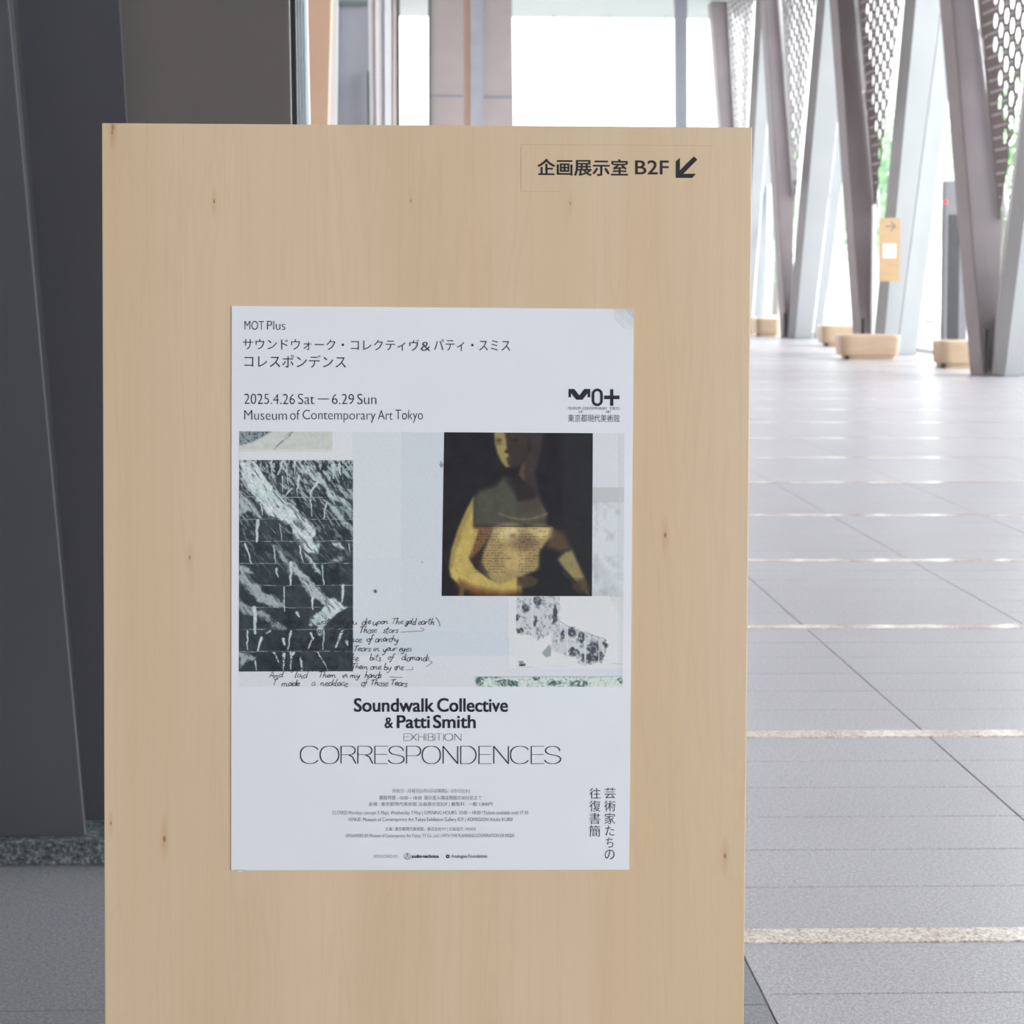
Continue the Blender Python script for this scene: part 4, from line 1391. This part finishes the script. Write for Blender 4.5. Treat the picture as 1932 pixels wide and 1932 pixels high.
# ---- handwriting: joined single-stroke letters
G = {
    'a': (.62, [[(.55, .35), (.3, .28), (.08, .55), (.1, .9), (.3, 1), (.52, .75), (.55, .4), (.52, .85), (.66, .98)]]),
    'b': (.55, [[(.1, -.5), (.08, .4), (.08, .95), (.35, 1), (.5, .7), (.35, .4), (.1, .55)]]),
    'c': (.5, [[(.5, .4), (.3, .28), (.08, .55), (.12, .92), (.35, 1), (.55, .85)]]),
    'd': (.62, [[(.5, .4), (.25, .3), (.06, .6), (.12, .95), (.35, .95), (.55, .55), (.62, -.45)], [(.6, -.2), (.55, .8), (.7, 1)]]),
    'e': (.5, [[(.06, .68), (.35, .62), (.45, .4), (.28, .28), (.08, .55), (.12, .92), (.35, 1), (.58, .82)]]),
    'f': (.4, [[(.5, -.45), (.3, -.5), (.2, -.1), (.15, .8), (.0, 1.5), (-.1, 1.3)], [(.0, .35), (.42, .3)]]),
    'g': (.55, [[(.5, .38), (.25, .3), (.08, .6), (.2, .9), (.45, .7), (.5, .4), (.48, 1.2), (.25, 1.6), (.05, 1.4), (.6, .9)]]),
    'h': (.58, [[(.2, -.5), (.1, .3), (.06, 1)], [(.08, .7), (.3, .35), (.45, .45), (.42, .9), (.6, .98)]]),
    'i': (.3, [[(.1, .35), (.08, .9), (.25, 1)], [(.14, .02), (.18, .06)]]),
    'k': (.55, [[(.15, -.5), (.06, 1)], [(.5, .3), (.12, .65), (.55, 1)]]),
    'l': (.3, [[(.2, -.5), (.08, .3), (.06, .9), (.25, 1)]]),
    'm': (.95, [[(.05, .35), (.06, 1)], [(.06, .6), (.25, .35), (.36, .5), (.36, 1)], [(.36, .6), (.55, .35), (.7, .5), (.7, .9), (.95, .98)]]),
    'n': (.65, [[(.05, .35), (.06, 1)], [(.06, .6), (.28, .35), (.42, .5), (.42, .92), (.65, .95)]]),
    'o': (.5, [[(.3, .3), (.08, .5), (.1, .9), (.32, 1), (.48, .7), (.4, .38), (.28, .3), (.55, .42)]]),
    'p': (.58, [[(.12, .35), (.02, 1.5)], [(.08, .7), (.3, .3), (.5, .5), (.4, .9), (.1, .95)]]),
    'r': (.42, [[(.06, .35), (.07, 1)], [(.07, .65), (.22, .38), (.42, .38)]]),
    's': (.42, [[(.42, .35), (.2, .32), (.14, .52), (.36, .72), (.3, .98), (.02, .95)]]),
    't': (.42, [[(.25, -.3), (.14, .5), (.14, .92), (.38, 1)], [(-.05, .12), (.45, .05)]]),
    'u': (.62, [[(.06, .38), (.06, .85), (.25, 1), (.45, .8), (.5, .4), (.5, .88), (.66, .98)]]),
    'w': (.85, [[(.04, .38), (.08, .95), (.25, .98), (.38, .5), (.42, .95), (.6, .98), (.75, .4), (.9, .42)]]),
    'y': (.58, [[(.06, .38), (.1, .85), (.3, .95), (.48, .4), (.4, 1.2), (.15, 1.65), (-.05, 1.45)]]),
    'z': (.5, [[(.06, .4), (.45, .36), (.1, .98), (.55, .95)]]),
    'S': (.55, [[(.5, -.3), (.2, -.35), (.1, .1), (.4, .5), (.3, .98), (-.05, .9)]]),
    'I': (.45, [[(.3, -.4), (.2, 1)], [(.05, -.35), (.55, -.42)]]),
    'T': (.6, [[(-.1, -.25), (.65, -.38)], [(.3, -.3), (.2, 1)]]),
    'A': (.7, [[(.0, 1), (.35, -.4), (.6, 1)], [(.12, .5), (.6, .45)]]),
}


def smooth(pts, n=4):
    out = []
    for i in range(len(pts) - 1):
        p0 = pts[max(0, i - 1)]; p1 = pts[i]; p2 = pts[i + 1]; p3 = pts[min(len(pts) - 1, i + 2)]
        for k in range(n):
            t = k / n
            out.append(tuple(.5 * (2 * b + (c_ - a) * t + (2 * a - 5 * b + 4 * c_ - d) * t * t + (3 * b - a - 3 * c_ + d) * t ** 3) for a, b, c_, d in zip(p0, p1, p2, p3)))
    out.append(pts[-1])
    return out


def handwriting():
    rg = random.Random(21)
    rb = Ribbon()
    h = 8.6
    lines = [
        (1178, [('Such', 494), ('things', 535), ('I', 582), ('watched', 597), ('you', 652), ('die', 682), ('upon', 703), ('The', 739), ('gold', 765), ('earth', 788)]),
        (1194, [('look', 527), ('up', 590), ('at', 622), ('all', 640), ('Those', 678), ('stars', 722)]),
        (1211, [('and', 545), ('only', 577), ('the', 620), ('prince', 645), ('of', 691), ('anarchy', 707)]),
        (1229, [('and', 528), ('there', 570), ('were', 622), ('Tears', 667), ('in', 704), ('your', 722), ('eyes', 752)]),
        (1246, [('They', 515), ('were', 545), ('frozen', 592), ('like', 655), ('bits', 697), ('of', 731), ('diamonds', 757)]),
        (1263, [('And', 512), ('you', 550), ('plucked', 590), ('Them', 663), ('one', 698), ('by', 724), ('one', 744)]),
        (1279, [('And', 508), ('laid', 556), ('Them', 601), ('in', 646), ('my', 660), ('hands', 688)]),
        (1294, [('I', 514), ('made', 531), ('a', 587), ('necklace', 604), ('of', 681), ('Those', 699), ('Tears', 737)]),
    ]
    for y, words in lines:
        for wi, (w, x) in enumerate(words):
            nxt = words[wi + 1][1] if wi + 1 < len(words) else x + len(w) * 7.
            adv = sum(G[c_][0] for c_ in w)
            sx = min(12.5, max(5.6, (nxt - x - 4) / adv))
            cx = x
            for c_ in w:
                wd, sts = G[c_]
                jy = rg.uniform(-.8, .8); hh = h * rg.uniform(.82, 1.12)
                for st in sts:
                    pts = [(cx + (p[0] + (1 - p[1]) * .16) * sx + rg.uniform(-.25, .25), y - h + jy + p[1] * hh + rg.uniform(-.25, .25)) for p in st]
                    pts = [(a, min(b, 1296)) for a, b in pts]
                    rb.stroke(smooth(pts), rg.uniform(.95, 1.35), LT, w2=None)
                cx += wd * sx
    # flourishes
    rb.stroke(smooth([(756, 1193), (780, 1191), (798, 1190), (799, 1186), (793, 1185)]), .8, LT)
    rb.stroke(smooth([(822, 1165), (828, 1172), (830, 1182)]), 1.0, LT)
    rb.stroke(smooth([(735, 1277), (748, 1278), (759, 1278)]), .9, LT)
    rb.stroke(smooth([(810, 1247), (815, 1250), (804, 1258)]), .9, LT)
    rb.stroke(smooth([(766, 1264), (779, 1263), (777, 1258)]), .8, LT)
    rb.stroke(smooth([(488, 1176), (486, 1172), (496, 1166), (500, 1162)]), .9, LT)
    rb.build('handwriting', M['ink'], POSTER)


handwriting()
